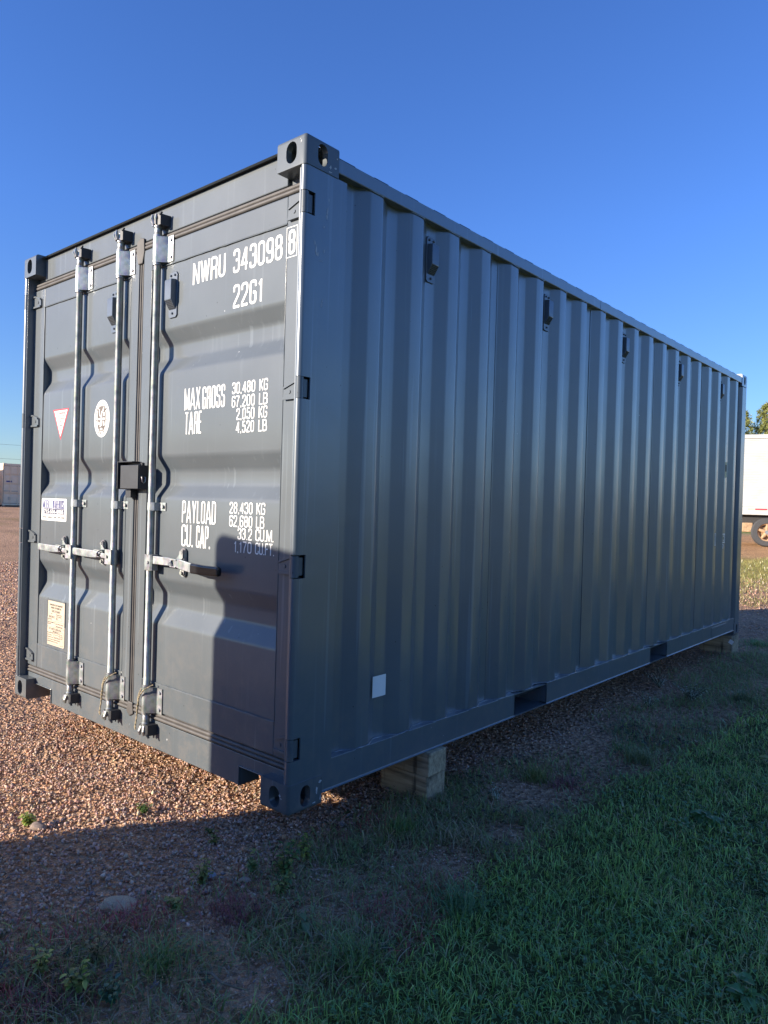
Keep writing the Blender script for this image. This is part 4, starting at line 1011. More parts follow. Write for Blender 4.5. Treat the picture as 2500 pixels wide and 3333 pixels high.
def scatter(x0, x1, y0, y1, per_m2): 
    n = int((x1 - x0) * (y1 - y0) * per_m2); return rng.uniform(x0, x1, n), rng.uniform(y0, y1, n)
xs, ys, rs, low = [], [], [], []
def gravel(x0, x1, y0, y1, per_m2, rmin, rmax, lo=False, fade=True):
    x, y = scatter(x0, x1, y0, y1, per_m2)
    keep = np.ones(len(x), bool)
    if fade:
        w = (1 - grass_w(x, y)) * (1 - 0.86 * strip_w(x, y)) * np.where(x > -0.05, 0.75 + 0.25 * bare_w(x, y), 1.0)
        keep = rng.uniform(size=len(x)) < w
    x, y = x[keep], y[keep]; r = rmin + (rmax - rmin) * rng.uniform(size=len(x)) ** 2.2
    r = r * (1 - 0.38 * sstep(-0.05, 0.25, x)) * (0.80 if x1 < 1 and x0 > -7 else 1.0)
    xs.append(x); ys.append(y); rs.append(r); low.append(np.full(len(x), lo) | (r < 0.0062))
gravel(-2.5, 0.75, -1.7, 0.55, 6600, 0.0046, 0.0142)
gravel(-2.0, 0.55, -1.5, 0.45, 2600, 0.0024, 0.0046, True)
gravel(-2.5, 0.30, -1.7, 0.55, 150, 0.014, 0.022)
gravel(-6.0, -2.5, -1.7, 2.6, 1500, 0.008, 0.0185, True)
gravel(-12.0, -6.0, -1.0, 6.0, 230, 0.014, 0.030, True)
gravel(-2.5, -0.1, 0.55, 1.6, 900, 0.008, 0.018, True)
gravel(-0.45, 0.75, 0.55, 3.2, 2600, 0.005, 0.014)
gravel(-0.8, 0.9, 3.2, 7.5, 900, 0.006, 0.018, True)
gravel(-3.5, 1.5, 7.5, 14.0, 160, 0.010, 0.026, True)
x, y = scatter(-0.6, 0.75, -1.4, 1.8, 3600); k = rng.uniform(size=len(x)) < (1 - grass_w(x, y)); x, y = x[k], y[k]
xs.append(x); ys.append(y); rs.append(rng.uniform(0.0018, 0.0046, len(x))); low.append(np.full(len(x), True))
X, Y, R0 = np.concatenate(xs), np.concatenate(ys), np.concatenate(rs)
LO = np.concatenate(low)
pa, pb = stones(X[~LO], Y[~LO], R0[~LO], HULL), stones(X[LO], Y[LO], R0[LO], HULL_LOW)
v, f, c = np.concatenate([pa[0], pb[0]]), np.concatenate([pa[1], pb[1] + len(pa[0])]), np.concatenate([pa[2], pb[2]])
o = link('gravel', np_mesh('gravel', v, f, 'stone', c), None); o['kind'] = 'stuff'; o['label'] = 'loose reddish crushed gravel covering the yard'; o['category'] = 'gravel'
N_STONES = len(X)

# bigger single stones
def big_stone(x, y, r, flat_, colr, label, seed):
    r_ = np.random.default_rng(seed); bm = bmesh.new(); bmesh.ops.create_icosphere(bm, subdivisions=3, radius=1.0)
    for q in bm.verts:
        p = np.array(q.co); k = 1 + 0.16 * math.sin(2.3 * p[0] + seed) * math.cos(1.9 * p[1] + 2 * seed) + 0.10 * math.sin(4.1 * p[2] + 3.3 * p[0]) + r_.normal(0, 0.03)
        q.co = Vector(p * k * np.array((r * 1.45, r * 0.85, r * flat_)))
    me = bpy.data.meshes.new('stone'); bm.to_mesh(me); bm.free()
    a = me.color_attributes.new('col', 'FLOAT_COLOR', 'POINT'); a.data.foreach_set('color', np.tile(np.array((*colr, 1), np.float32), len(me.vertices)))
    o = link('stone', me, 'stone', None, smooth=28, loc=(x, y, float(height(x, y)) + r * 0.25)); o.rotation_euler = (0.1, -0.05, 0.7)
    tag(o, label, 'stone')
big_stone(-0.205, -0.565, 0.043, 0.42, (0.50, 0.40, 0.27), 'large flat pale tan stone beside the reddish weeds', 3)
big_stone(-0.150, -0.245, 0.020, 0.6, (0.36, 0.35, 0.37), 'pale grey pebble lying at the edge of the weeds', 5)
big_stone(-0.035, -0.170, 0.015, 0.6, (0.42, 0.33, 0.25), 'small tan pebble near the pale grey one', 8)
big_stone(-0.955, -0.505, 0.024, 0.7, (0.30, 0.23, 0.19), 'round brown stone beside the yellow-green weed', 9)

# ------------------------------------------------------------------ lawn, clover and ground weeds
def blades(x, y, h, w, lean, col, z=None):
    """bent tapering blades as one array; col (n,3)"""
    n = len(x); z = height(x, y) - 0.004 if z is None else z
    a = rng.uniform(0, 2 * np.pi, n); yaw = a + np.pi / 2 + rng.normal(0, 0.5, n)
    T = np.array((0, 0.38, 0.74, 1.0)); Wt = np.array((1.0, 0.85, 0.55, 0.0))
    px = x[:, None] + np.cos(a)[:, None] * (lean * h)[:, None] * T ** 1.8; py = y[:, None] + np.sin(a)[:, None] * (lean * h)[:, None] * T ** 1.8
    pz = z[:, None] + h[:, None] * (T - 0.42 * np.clip(lean, 0, 1.3)[:, None] * T ** 2.2)
    dx = np.cos(yaw)[:, None] * w[:, None] * Wt / 2; dy = np.sin(yaw)[:, None] * w[:, None] * Wt / 2
    V = np.zeros((n, 7, 3))
    for k in range(3):
        V[:, 2 * k] = np.stack([px[:, k] - dx[:, k], py[:, k] - dy[:, k], pz[:, k]], 1); V[:, 2 * k + 1] = np.stack([px[:, k] + dx[:, k], py[:, k] + dy[:, k], pz[:, k]], 1)
    V[:, 6] = np.stack([px[:, 3], py[:, 3], pz[:, 3]], 1)
    t = np.array([(0, 1, 3), (0, 3, 2), (2, 3, 5), (2, 5, 4), (4, 5, 6)])
    F = (t[None] + (np.arange(n) * 7)[:, None, None]).reshape(-1, 3)
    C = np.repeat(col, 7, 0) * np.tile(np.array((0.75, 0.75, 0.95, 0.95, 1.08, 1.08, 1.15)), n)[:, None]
    return V.reshape(-1, 3), F, C
def leaflets(x, y, z, r, col, n_leaf=3):
    """rounded clover leaflets, n_leaf to a stalk"""
    V, F, C = [], [], []; off = 0; n = len(x); base = rng.uniform(0, 2 * np.pi, n)
    tx = rng.normal(0, 0.28, n); ty = rng.normal(0, 0.28, n)
    ring = np.array([(0, 0, 0), (0.35, 0.36, 0.02), (0.75, 0.46, 0.05), (1.0, 0.18, 0.02), (0.93, 0.0, -0.04), (1.0, -0.18, 0.02), (0.75, -0.46, 0.05), (0.35, -0.36, 0.02)])
    tri = np.array([(0, 1, 4), (1, 2, 4), (2, 3, 4), (0, 4, 7), (4, 6, 7), (4, 5, 6)])
    for k in range(n_leaf):
        a = base + k * 2 * np.pi / n_leaf + rng.normal(0, 0.15, n)
        lx = ring[None, :, 0] * np.cos(a)[:, None] - ring[None, :, 1] * np.sin(a)[:, None]; ly = ring[None, :, 0] * np.sin(a)[:, None] + ring[None, :, 1] * np.cos(a)[:, None]
        v = np.stack([x[:, None] + lx * r[:, None], y[:, None] + ly * r[:, None], z[:, None] + (ring[None, :, 2] + lx * tx[:, None] + ly * ty[:, None]) * r[:, None]], -1)
        V.append(v.reshape(-1, 3)); F.append((tri[None] + (np.arange(n) * 8)[:, None, None]).reshape(-1, 3) + off); off += n * 8; C.append(np.repeat(col, 8, 0))
    return np.concatenate(V), np.concatenate(F), np.concatenate(C)
def join(parts):
    V, F, C = [], [], []; off = 0
    for v, f, c in parts: V.append(v); F.append(f + off); C.append(c); off += len(v)
    return np.concatenate(V), np.concatenate(F), np.concatenate(C)
def pick(cols, n, var=0.25): 
    c = np.array(cols); return c[rng.integers(0, len(c), n)] * rng.uniform(1 - var, 1 + var, (n, 1))
LAWN = [(0.29, 0.50, 0.12), (0.36, 0.52, 0.12), (0.26, 0.47, 0.135), (0.39, 0.53, 0.12)]
parts = []
def lawn(x0, x1, y0, y1, per_m2, hmin, hmax, w):
    x, y = scatter(x0, x1, y0, y1, per_m2)
    k = rng.uniform(size=len(x)) < grass_w(x, y) * (0.45 + 0.55 * sstep(0.2, 0.5, vnoise(x, y, 0.12, 71)))
    x, y = x[k], y[k]; n = len(x)
    hh = hmin + (hmax - hmin) * rng.uniform(size=n) ** 1.6 * (0.6 + 0.8 * vnoise(x, y, 0.35, 72))
    col = pick(LAWN, n, 0.48) * 1.08; dry = rng.uniform(size=n) < 0.09 + 0.14 * sstep(0.5, 0.8, vnoise(x, y, 0.8, 73)) + 0.25 * sstep(1.2, 2.2, x - 0.15 * y)
    col[dry] = pick([(0.52, 0.47, 0.23), (0.44, 0.43, 0.17)], dry.sum())
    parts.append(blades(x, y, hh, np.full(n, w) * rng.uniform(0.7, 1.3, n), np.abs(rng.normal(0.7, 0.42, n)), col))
lawn(0.35, 2.9, -1.3, 1.2, 11500, 0.014, 0.055, 0.0036)
lawn(0.35, 3.4, 1.2, 3.2, 7600, 0.014, 0.052, 0.0043)
lawn(0.45, 4.2, 3.2, 7.5, 2600, 0.018, 0.055, 0.0070)
x, y = scatter(-3.0, 2.5, 9.5, 20, 260); hh = rng.uniform(0.03, 0.10, len(x)); k = vnoise(x, y, 1.4, 74) > 0.45; x, y, hh = x[k], y[k], hh[k]
parts.append(blades(x, y, hh, np.full(len(x), 0.010), np.abs(rng.normal(0.5, 0.4, len(x))), pick([(0.46, 0.41, 0.14), (0.34, 0.36, 0.10), (0.42, 0.34, 0.14)], len(x))))
v, f, c = join(parts); o = link('lawn_grass', np_mesh('lawn_grass', v, f, 'grass', c), None); o['kind'] = 'stuff'; o['label'] = 'short dark green lawn grass beside the container'; o['category'] = 'grass'
N_GRASS = len(f)
# clover and small leaves in the lawn
x, y = scatter(0.35, 2.6, -1.3, 3.0, 1500); k = rng.uniform(size=len(x)) < grass_w(x, y) * sstep(0.42, 0.62, vnoise(x, y, 0.28, 75)); x, y = x[k], y[k]; n = len(x)
zc = height(x, y) + rng.uniform(0.010, 0.034, n)
cl = [leaflets(x, y, zc, rng.uniform(0.004, 0.0085, n), pick([(0.15, 0.29, 0.10), (0.165, 0.31, 0.095), (0.13, 0.26, 0.10)], n))]
cl.append(blades(x, y, zc - height(x, y) + 0.006, np.full(n, 0.0014), np.full(n, 0.02), pick([(0.05, 0.09, 0.03)], n)))
v, f, c = join(cl); o = link('clover', np_mesh('clover', v, f, 'leaf', c), None); o['kind'] = 'stuff'; o['label'] = 'clover leaves growing through the lawn'; o['category'] = 'clover'
# thin mixed weeds and dry straw on the strip between gravel and lawn
parts = []
def strip_weeds(x0, x1, y0, y1, per, hmin, hmax, w, cols, lean, seed, thr=0.0, power=1.0):
    x, y = scatter(x0, x1, y0, y1, per)
    k = rng.uniform(size=len(x)) < (strip_w(x, y) ** power) * (sstep(thr, thr + 0.15, vnoise(x, y, 0.26, seed)) if thr else 1.0)
    x, y = x[k], y[k]; n = len(x)
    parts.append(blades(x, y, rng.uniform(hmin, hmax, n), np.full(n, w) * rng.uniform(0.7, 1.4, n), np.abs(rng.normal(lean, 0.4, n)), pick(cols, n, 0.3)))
GREENS = [(0.27, 0.37, 0.11), (0.32, 0.39, 0.13), (0.24, 0.33, 0.12)]; STRAW = [(0.42, 0.33, 0.19), (0.32, 0.25, 0.15), (0.50, 0.41, 0.25)]; REDS = [(0.48, 0.09, 0.09), (0.52, 0.14, 0.11), (0.40, 0.11, 0.10)]
strip_weeds(-0.7, 0.9, -1.4, 1.2, 10500, 0.014, 0.062, 0.0040, GREENS, 0.7, 81)
strip_weeds(-0.5, 0.9, 1.2, 7.0, 2400, 0.02, 0.065, 0.0052, GREENS, 0.7, 82)
strip_weeds(-0.7, 0.9, -1.4, 1.2, 4200, 0.03, 0.085, 0.0030, STRAW, 1.1, 83)
strip_weeds(-0.5, 0.9, 1.2, 7.0, 900, 0.03, 0.080, 0.0026, STRAW, 1.1, 84)
strip_weeds(-0.6, 0.7, -1.3, 0.6, 7000, 0.02, 0.070, 0.0032, REDS, 0.8, 85, 0.46)
strip_weeds(-0.1, 0.8, 0.6, 4.0, 900, 0.02, 0.060, 0.0024, REDS, 0.8, 86, 0.58)
x, y = scatter(-0.4, 0.9, -1.4, 3.0, 1500); k = rng.uniform(size=len(x)) < strip_w(x, y) * sstep(0.45, 0.6, vnoise(x, y, 0.2, 87)); x, y = x[k], y[k]; n = len(x)
parts.append(leaflets(x, y, height(x, y) + rng.uniform(0.006, 0.035, n), rng.uniform(0.006, 0.013, n), pick([(0.045, 0.090, 0.036), (0.07, 0.09, 0.035), (0.08, 0.045, 0.035)], n), 3))
x, y = scatter(-2.0, 0.0, -1.4, 0.5, 60); n = len(x)      # odd straws on the open gravel
parts.append(blades(x, y, rng.uniform(0.015, 0.05, n), np.full(n, 0.002), np.abs(rng.normal(1.2, 0.4, n)), pick(STRAW + GREENS, n)))
v, f, c = join(parts); o = link('ground_weeds', np_mesh('ground_weeds', v, f, 'grass', c), None); o['kind'] = 'stuff'; o['label'] = 'thin weeds, reddish stems and dry straw between gravel and lawn'; o['category'] = 'weeds'

# ------------------------------------------------------------------ single plants one can tell apart
def leaf_geo(p, d, up, ln, wd, droop):
    """one folded leaf of 3 x 5 points from p along d"""
    d = Vector(d).normalized(); side = d.cross(Vector((0, 0, 1))); side = side.normalized() if side.length > 1e-3 else Vector((1, 0, 0)); V = []
    for i, (t, w) in enumerate(((0, 0.12), (0.28, 0.85), (0.55, 1.0), (0.8, 0.62), (1.0, 0.03))):
        c = Vector(p) + d * ln * t + Vector((0, 0, 1)) * (up * ln * t - droop * ln * t * t)
        for s in (-1, 0, 1): V.append(c + side * s * w * wd / 2 + Vector((0, 0, (abs(s) * 0.16 * w * wd))))
    F = []
    for i in range(4):
        for j in range(2): a = i * 3 + j; F.append((a, a + 1, a + 4, a + 3))
    return V, F
def col_mesh(mb, name, cols):
    me = mb.mesh(name); a = me.color_attributes.new('col', 'FLOAT_COLOR', 'POINT'); n = len(me.vertices)
    c4 = np.ones((n, 4), np.float32); c4[:, :3] = cols[:n]; a.data.foreach_set('color', c4.ravel()); return me
def weed(x, y, label, h, n_stem, n_leaf, ln, wd, greens, seed, spread=0.5, cat='weed', group=None):
    r_ = random.Random(seed); z = float(height(x, y)) - 0.004
    t = thing('leafy_weed', label, cat, (x, y, z), r_.uniform(0, 6), group)
    sm = MB(); lm = MB(); sc_, lc = [], []
    n_stem = int(n_stem * 1.5); n_leaf += 3
    for s in range(n_stem):
        a = r_.uniform(0, 2 * math.pi); l_ = r_.uniform(0.15, spread); hh = h * r_.uniform(0.55, 1.0)
        P = [Vector((math.cos(a) * l_ * hh * q ** 1.3, math.sin(a) * l_ * hh * q ** 1.3, hh * q)) for q in (0, 0.3, 0.6, 1.0)]
        sm.tube(P, [0.0022, 0.0018, 0.0014, 0.0008], 6)
        for k in range(n_leaf):
            q = r_.uniform(0.18, 1.0); i = min(int(q * 3), 2); p = P[i].lerp(P[i + 1], q * 3 - i)
            b_ = r_.uniform(0, 2 * math.pi); v_, f_ = leaf_geo(p, (math.cos(b_), math.sin(b_), 0), r_.uniform(0.1, 0.7), ln * r_.uniform(0.45, 0.85), wd * r_.uniform(0.5, 0.85), r_.uniform(0.2, 0.8))
            lm.add(v_, f_); c_ = np.array(greens[r_.randrange(len(greens))]) * r_.uniform(1.5, 2.2); lc += [c_] * 15
    link('stem', col_mesh(sm, 'stem', np.tile(np.array((0.11, 0.10, 0.045)), (len(sm.v), 1))), 'leaf', t, smooth=60)
    link('foliage', col_mesh(lm, 'foliage', np.array(lc)), 'leaf', t, smooth=80)
YG = [(0.20, 0.24, 0.045), (0.26, 0.27, 0.06), (0.14, 0.20, 0.04)]; DG = [(0.06, 0.12, 0.035), (0.08, 0.14, 0.04), (0.05, 0.10, 0.035)]; OG = [(0.14, 0.16, 0.045), (0.11, 0.14, 0.045), (0.19, 0.19, 0.05)]
weed(-1.03, -0.51, 'bright yellow-green leafy weed alone on the sunlit gravel beside the shadow edge', 0.060, 7, 7, 0.036, 0.020, YG, 1, 0.8)
weed(-0.80, -0.115, 'low green weed patch on the sunlit gravel under the doors', 0.045, 10, 6, 0.022, 0.012, OG + DG, 2, 1.3)
weed(-0.45, -0.02, 'tiny green weed on the gravel just short of the corner casting', 0.035, 5, 5, 0.016, 0.009, DG + OG, 3, 1.2)
weed(-0.345, -0.075, 'small olive weed in the shade below the corner casting', 0.055, 4, 5, 0.026, 0.014, OG, 4, 0.8)
weed(0.035, -0.035, 'largest green leafy weed in the shade in front of the corner casting', 0.115, 7, 8, 0.034, 0.020, DG + OG, 5, 0.8)
weed(0.020, 0.085, 'upright yellow-tipped weed behind the largest leafy weed', 0.120, 4, 9, 0.030, 0.017, OG + YG, 6, 0.35)
weed(-0.055, -0.115, 'slender green weed at the gravel edge left of the largest weed', 0.085, 4, 6, 0.030, 0.017, DG + OG, 7, 0.5)
weed(0.115, -0.130, 'drooping green weed just below the largest leafy weed', 0.075, 4, 6, 0.032, 0.018, DG + OG, 8, 0.9)
weed(-0.130, -0.290, 'olive green weed above the dark reddish patch', 0.080, 6, 7, 0.030, 0.017, OG, 9, 0.9)
weed(-0.060, -0.445, 'bright green weed beside the large tan stone', 0.060, 3, 5, 0.036, 0.020, OG + DG, 10, 1.0)
weed(-0.045, -0.905, 'tall yellowish weed near the corner of the lawn strip', 0.100, 5, 6, 0.036, 0.020, OG + YG, 11, 0.7)
weed(0.110, -0.870, 'yellow-green weed with pointed leaves next to a clover clump', 0.085, 4, 5, 0.040, 0.022, YG + OG, 12, 0.6)
weed(0.205, -0.820, 'dark green clover-like clump on the weedy strip', 0.060, 9, 6, 0.024, 0.020, [(0.045, 0.10, 0.055), (0.05, 0.11, 0.05)], 13, 1.0)
weed(0.010, -0.760, 'brownish weed behind the yellowish one', 0.090, 6, 7, 0.030, 0.015, [(0.13, 0.10, 0.05), (0.10, 0.11, 0.045), (0.16, 0.13, 0.06)], 14, 0.8)
weed(0.330, -0.230, 'single broad pale leaf weed among dark reddish stems', 0.060, 2, 2, 0.070, 0.030, [(0.10, 0.15, 0.07)], 15, 0.6)
weed(1.030, 1.600, 'broad-leaved dock plant growing in the lawn', 0.050, 5, 2, 0.085, 0.045, [(0.06, 0.13, 0.04), (0.07, 0.14, 0.045)], 16, 1.4)
weed(1.010, 1.420, 'smaller broad-leaved plant next to the dock plant', 0.035, 5, 2, 0.050, 0.032, [(0.07, 0.14, 0.04)], 17, 1.6)
weed(1.500, 0.420, 'broad bright leaf plant in the near corner of the lawn', 0.055, 4, 2, 0.070, 0.036, [(0.08, 0.16, 0.045), (0.07, 0.14, 0.04)], 18, 1.2)
PALE = [(0.34, 0.35, 0.25), (0.38, 0.39, 0.29), (0.30, 0.32, 0.22)]
weed(0.29, 3.72, 'silvery grey weed clump nearest the lawn edge by the far end', 0.14, 26, 6, 0.030, 0.009, PALE, 19, 1.6)
weed(-0.03, 3.95, 'silvery grey weed clump close to the bottom rail', 0.13, 18, 6, 0.030, 0.009, PALE, 20, 1.2)
weed(0.12, 3.35, 'third silvery grey weed clump between the other two and the pocket', 0.10, 14, 6, 0.026, 0.008, PALE, 21, 1.3)
weed(0.23, 1.12, 'small silvery weed beside the timber pair', 0.07, 8, 6, 0.022, 0.008, PALE, 22, 1.3)
def tuft(x, y, label, n, h, w, cols, lean, sig, group='grass tufts on the gravel strip'):
    px = rng.normal(0, sig, n); py = rng.normal(0, sig, n); hh = h * rng.uniform(0.45, 1.0, n)
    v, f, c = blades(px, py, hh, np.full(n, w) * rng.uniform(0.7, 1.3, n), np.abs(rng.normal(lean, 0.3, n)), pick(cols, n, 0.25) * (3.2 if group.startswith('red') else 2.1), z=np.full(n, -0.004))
    o = link('grass_tuft', np_mesh('grass_tuft', v, f, 'grass', c), None, loc=(x, y, float(height(x, y)))); tag(o, label, 'grass tuft', group)
TG = [(0.085, 0.14, 0.035), (0.10, 0.16, 0.04), (0.07, 0.12, 0.035)]
tuft(0.130, 0.520, 'bright green grass tuft in front of the timber pair', 260, 0.105, 0.0030, TG, 0.55, 0.028)
tuft(0.165, -0.650, 'loose grass tuft with long arching blades near the bare gravel patch', 150, 0.120, 0.0030, TG, 0.8, 0.035)
tuft(0.235, 1.480, 'yellowish grass tuft beside dark red weeds', 190, 0.115, 0.0036, [(0.15, 0.15, 0.05), (0.11, 0.14, 0.045)], 0.6, 0.040)
tuft(0.520, 2.150, 'grey-green grass tuft on the lawn edge past the pocket', 220, 0.115, 0.0040, [(0.12, 0.14, 0.06), (0.10, 0.13, 0.05)], 0.7, 0.045)
tuft(0.400, 2.230, 'smaller green tuft next to the grey-green one', 120, 0.090, 0.0040, TG, 0.8, 0.040)
tuft(0.570, 4.020, 'wide grass tuft near the far end of the lawn edge', 240, 0.120, 0.0055, [(0.12, 0.13, 0.06), (0.09, 0.12, 0.05)], 0.7, 0.045)
tuft(0.560, -0.240, 'long pale bladed tuft at the edge of the lawn', 200, 0.110, 0.0034, TG, 0.7, 0.040)
tuft(0.640, 0.230, 'thick green tuft where the lawn meets the bare patch', 260, 0.110, 0.0036, [(0.06, 0.12, 0.045), (0.07, 0.135, 0.05)], 0.7, 0.045)
tuft(0.350, 0.640, 'dry straw coloured tuft behind the bare patch', 140, 0.095, 0.0034, [(0.2, 0.16, 0.09), (0.26, 0.21, 0.12)], 1.0, 0.045)
tuft(0.07, 6.55, 'dark green tuft at the foot of the far timber', 160, 0.09, 0.006, [(0.09, 0.16, 0.045)], 0.8, 0.06)
tuft(-0.120, -0.585, 'dark red grassy weed right beside the large tan stone', 170, 0.080, 0.0022, [(0.19, 0.035, 0.045), (0.15, 0.04, 0.045), (0.12, 0.06, 0.04)], 0.9, 0.045, 'red grassy weeds')
tuft(0.110, -0.330, 'widest dark red grassy weed below the olive weed', 300, 0.085, 0.0020, [(0.10, 0.025, 0.035), (0.12, 0.04, 0.04), (0.09, 0.05, 0.035)], 0.9, 0.052, 'red grassy weeds')
tuft(-0.010, 0.300, 'small red grassy weed beside the corner casting', 90, 0.055, 0.0020, [(0.15, 0.035, 0.04)], 0.9, 0.035, 'red grassy weeds')
tuft(0.390, 1.520, 'dark red grassy weed on the strip past the timber pair', 200, 0.065, 0.0028, [(0.12, 0.03, 0.04), (0.09, 0.04, 0.035)], 0.9, 0.048, 'red grassy weeds')
tuft(0.090, -0.930, 'dark red grassy weed at the lowest corner of the strip', 220, 0.070, 0.0020, [(0.10, 0.025, 0.04), (0.08, 0.03, 0.035)], 0.9, 0.050, 'red grassy weeds')
lf = MB(); v_, f_ = leaf_geo((0, 0, 0.05), (1, 0.3, 0), 0.1, 0.075, 0.055, 0.2); lf.add(v_, f_)
o = link('fallen_leaf', col_mesh(lf, 'fallen_leaf', np.tile(np.array((0.34, 0.34, 0.05)), (15, 1))), 'leaf', None, smooth=80, loc=(1.02, 2.56, float(height(1.02, 2.56)))); tag(o, 'single fallen yellow-green leaf lying on the lawn', 'leaf')
tw = MB().tube([(0, 0, 0.01), (0.05, 0.02, 0.022), (0.10, 0.015, 0.02), (0.16, 0.045, 0.012)], [0.004, 0.0045, 0.004, 0.002], 7)
o = tw.build('dry_twig', simple('dry_twig', (0.20, 0.16, 0.11), 0.9), None, smooth=60, loc=(0.28, -0.60, float(height(0.28, -0.60)))); tag(o, 'short bent dry twig near the bare gravel patch', 'twig')

# ------------------------------------------------------------------ things further off
M['beige'] = simple('beige_container_paint', (0.88, 0.68, 0.46), 0.5, var=0.06, scale=4)
M['trailer_white'] = simple('trailer_white', (0.50, 0.50, 0.475), 0.45, var=0.13, scale=2.2)
M['frame_black'] = simple('chassis_black', (0.035, 0.032, 0.030), 0.7, var=0.3)
M['tyre'] = simple('tyre_rubber', (0.055, 0.055, 0.057), 0.75, var=0.2)
M['rust'] = simple('rusty_rim', (0.42, 0.27, 0.15), 0.7, var=0.35, scale=12)
M['grey_trailer'] = simple('grey_trailer_skin', (0.74, 0.74, 0.72), 0.5)
M['bark'] = simple('pine_bark', (0.12, 0.085, 0.06), 0.9, var=0.3)
M['wire'] = simple('wire', (0.05, 0.05, 0.055), 0.6)

def beige_container(loc, rz, label):
    """plain storage container, door end centred at the root facing local -y, body along +y"""
    t = thing('storage_container', label, 'storage container', loc, rz, 'beige storage containers across the yard')
    w, h, l_ = 1.219, 2.591, 6.058
    body = MB(); pts = []
    y = 0.10
    while y < l_ - 0.1: pts += [(y, 1.18), (y + 0.07, 1.18), (y + 0.14, 1.214), (y + 0.21, 1.214)]; y += 0.28
    n = len(pts)
    for s in (-1, 1): body.add([(s * b_, a, z) for z in (0.15, 2.5) for a, b_ in pts], [(i, i + 1, n + i + 1, n + i) for i in range(n - 1)])
    body.box(-w + 0.04, w - 0.04, 0.1, l_ - 0.02, 2.50, 2.575); body.box(-w + 0.04, w - 0.04, 0.1, l_ - 0.02, 0.05, 0.16); body.box(-w + 0.04, w - 0.04, l_ - 0.06, l_ - 0.02, 0.16, 2.5)
    body.box(-w, -w + 0.05, 0.02, 0.20, 0.1, 2.5); body.box(w - 0.05, w, 0.02, 0.20, 0.1, 2.5); body.box(-w, -w + 0.06, 0.2, l_, 2.49, 2.555); body.box(w - 0.06, w, 0.2, l_, 2.49, 2.555); body.box(-w, -w + 0.05, 0.2, l_, 0.05, 0.17); body.box(w - 0.05, w, 0.2, l_, 0.05, 0.17)
    body.box(-w + 0.05, w - 0.05, 0.04, 0.12, 2.44, 2.57); body.box(-w + 0.05, w - 0.05, 0.04, 0.12, 0.03, 0.14)
    body.build('container_body', 'beige', t)
    for s in (-1, 1):
        for y in (0.0, l_ - 0.178):
            for z in (0.0, h - 0.118): MB().box(*sorted((s * w, s * (w - 0.162))), y, y + 0.178, z, z + 0.118).build('corner_casting', 'beige', t, bevel=0.01)
    for s in (-1, 1):
        x0, x1 = sorted((s * 0.015, s * (w - 0.045))); mb = MB(); raw = [(2.42, 0.055)]
        for z in (1.95, 1.38, 0.80): raw += [(z, 0.055), (z - 0.065, 0.09), (z - 0.13, 0.09), (z - 0.20, 0.055)]
        raw.append((0.16, 0.055)); n = len(raw)
        mb.add([(x, b_, a) for x in (x0 + 0.08, x1 - 0.08) for a, b_ in raw], [(i, i + 1, n + i + 1, n + i) for i in range(n - 1)])
        mb.box(x0, x0 + 0.08, 0.05, 0.11, 0.16, 2.42); mb.box(x1 - 0.08, x1, 0.05, 0.11, 0.16, 2.42)
        d = mb.build('door', 'beige', t)
        MB().box(x0, x1, 0.045, 0.06, 2.422, 2.438).box(x0, x1, 0.045, 0.06, 0.142, 0.158).build('door_gasket', 'dark', d)
        for k in (0.30, 0.78):
            xr = s * (0.10 + k * 0.9)
            MB().tube([(xr, 0.03, 0.08), (xr, 0.03, 2.50)], 0.018, 8).build('lock_rod', 'beige', d, smooth=60)
            for z in (0.22, 1.15, 2.36): MB().box(xr - 0.03, xr + 0.07, 0.012, 0.052, z - 0.05, z + 0.05).build('bearing_bracket', 'beige', d)
            MB().box(*sorted((xr, xr - 0.36)), 0.010, 0.022, 0.88, 0.915).build('door_handle', 'galv', d)
        for z in (0.25, 0.95, 1.63, 2.33): MB().box(*sorted((s * (w - 0.11), s * (w - 0.01))), 0.03, 0.05, z - 0.04, z + 0.04).build('hinge', 'beige', d)
        MB().box(*sorted((s * (w - 0.035), s * (w - 0.018))), 0.012, 0.06, 0.16, 2.42).build('post_gap_shade', 'dark', t)  # dark strip laid on the post for the shade in its gap
    MB().box(-1.02, -0.70, 0.0535, 0.0545, 1.44, 1.53).build('company_sticker', 'blue', t)
    MB().box(-0.92, -0.76, 0.0535, 0.0545, 0.36, 0.54).build('approval_plate', 'plate', t)
    return t
# it faces the camera a little turned, so that the doors are in their own shade and the side catches the sun
ang = math.atan2(0.365, 0.93)
bz = 0.56
fx, fy = -43.62, 16.86
d_right = Vector((0.12, 0.993)).normalized(); rz_c = math.atan2(d_right.y, d_right.x)
pos = Vector((-44.18, 16.42)) + d_right * 1.219
beige_container((pos.x, pos.y, float(height(pos.x, pos.y)) + 0.03), rz_c, 'beige storage container with closed doors seen past the edge of the grey container')
p2 = pos - d_right * (2.438 + 1.15)
beige_container((p2.x, p2.y, float(height(p2.x, p2.y)) + 0.03), rz_c, 'second beige storage container, beside the first one and outside the picture')

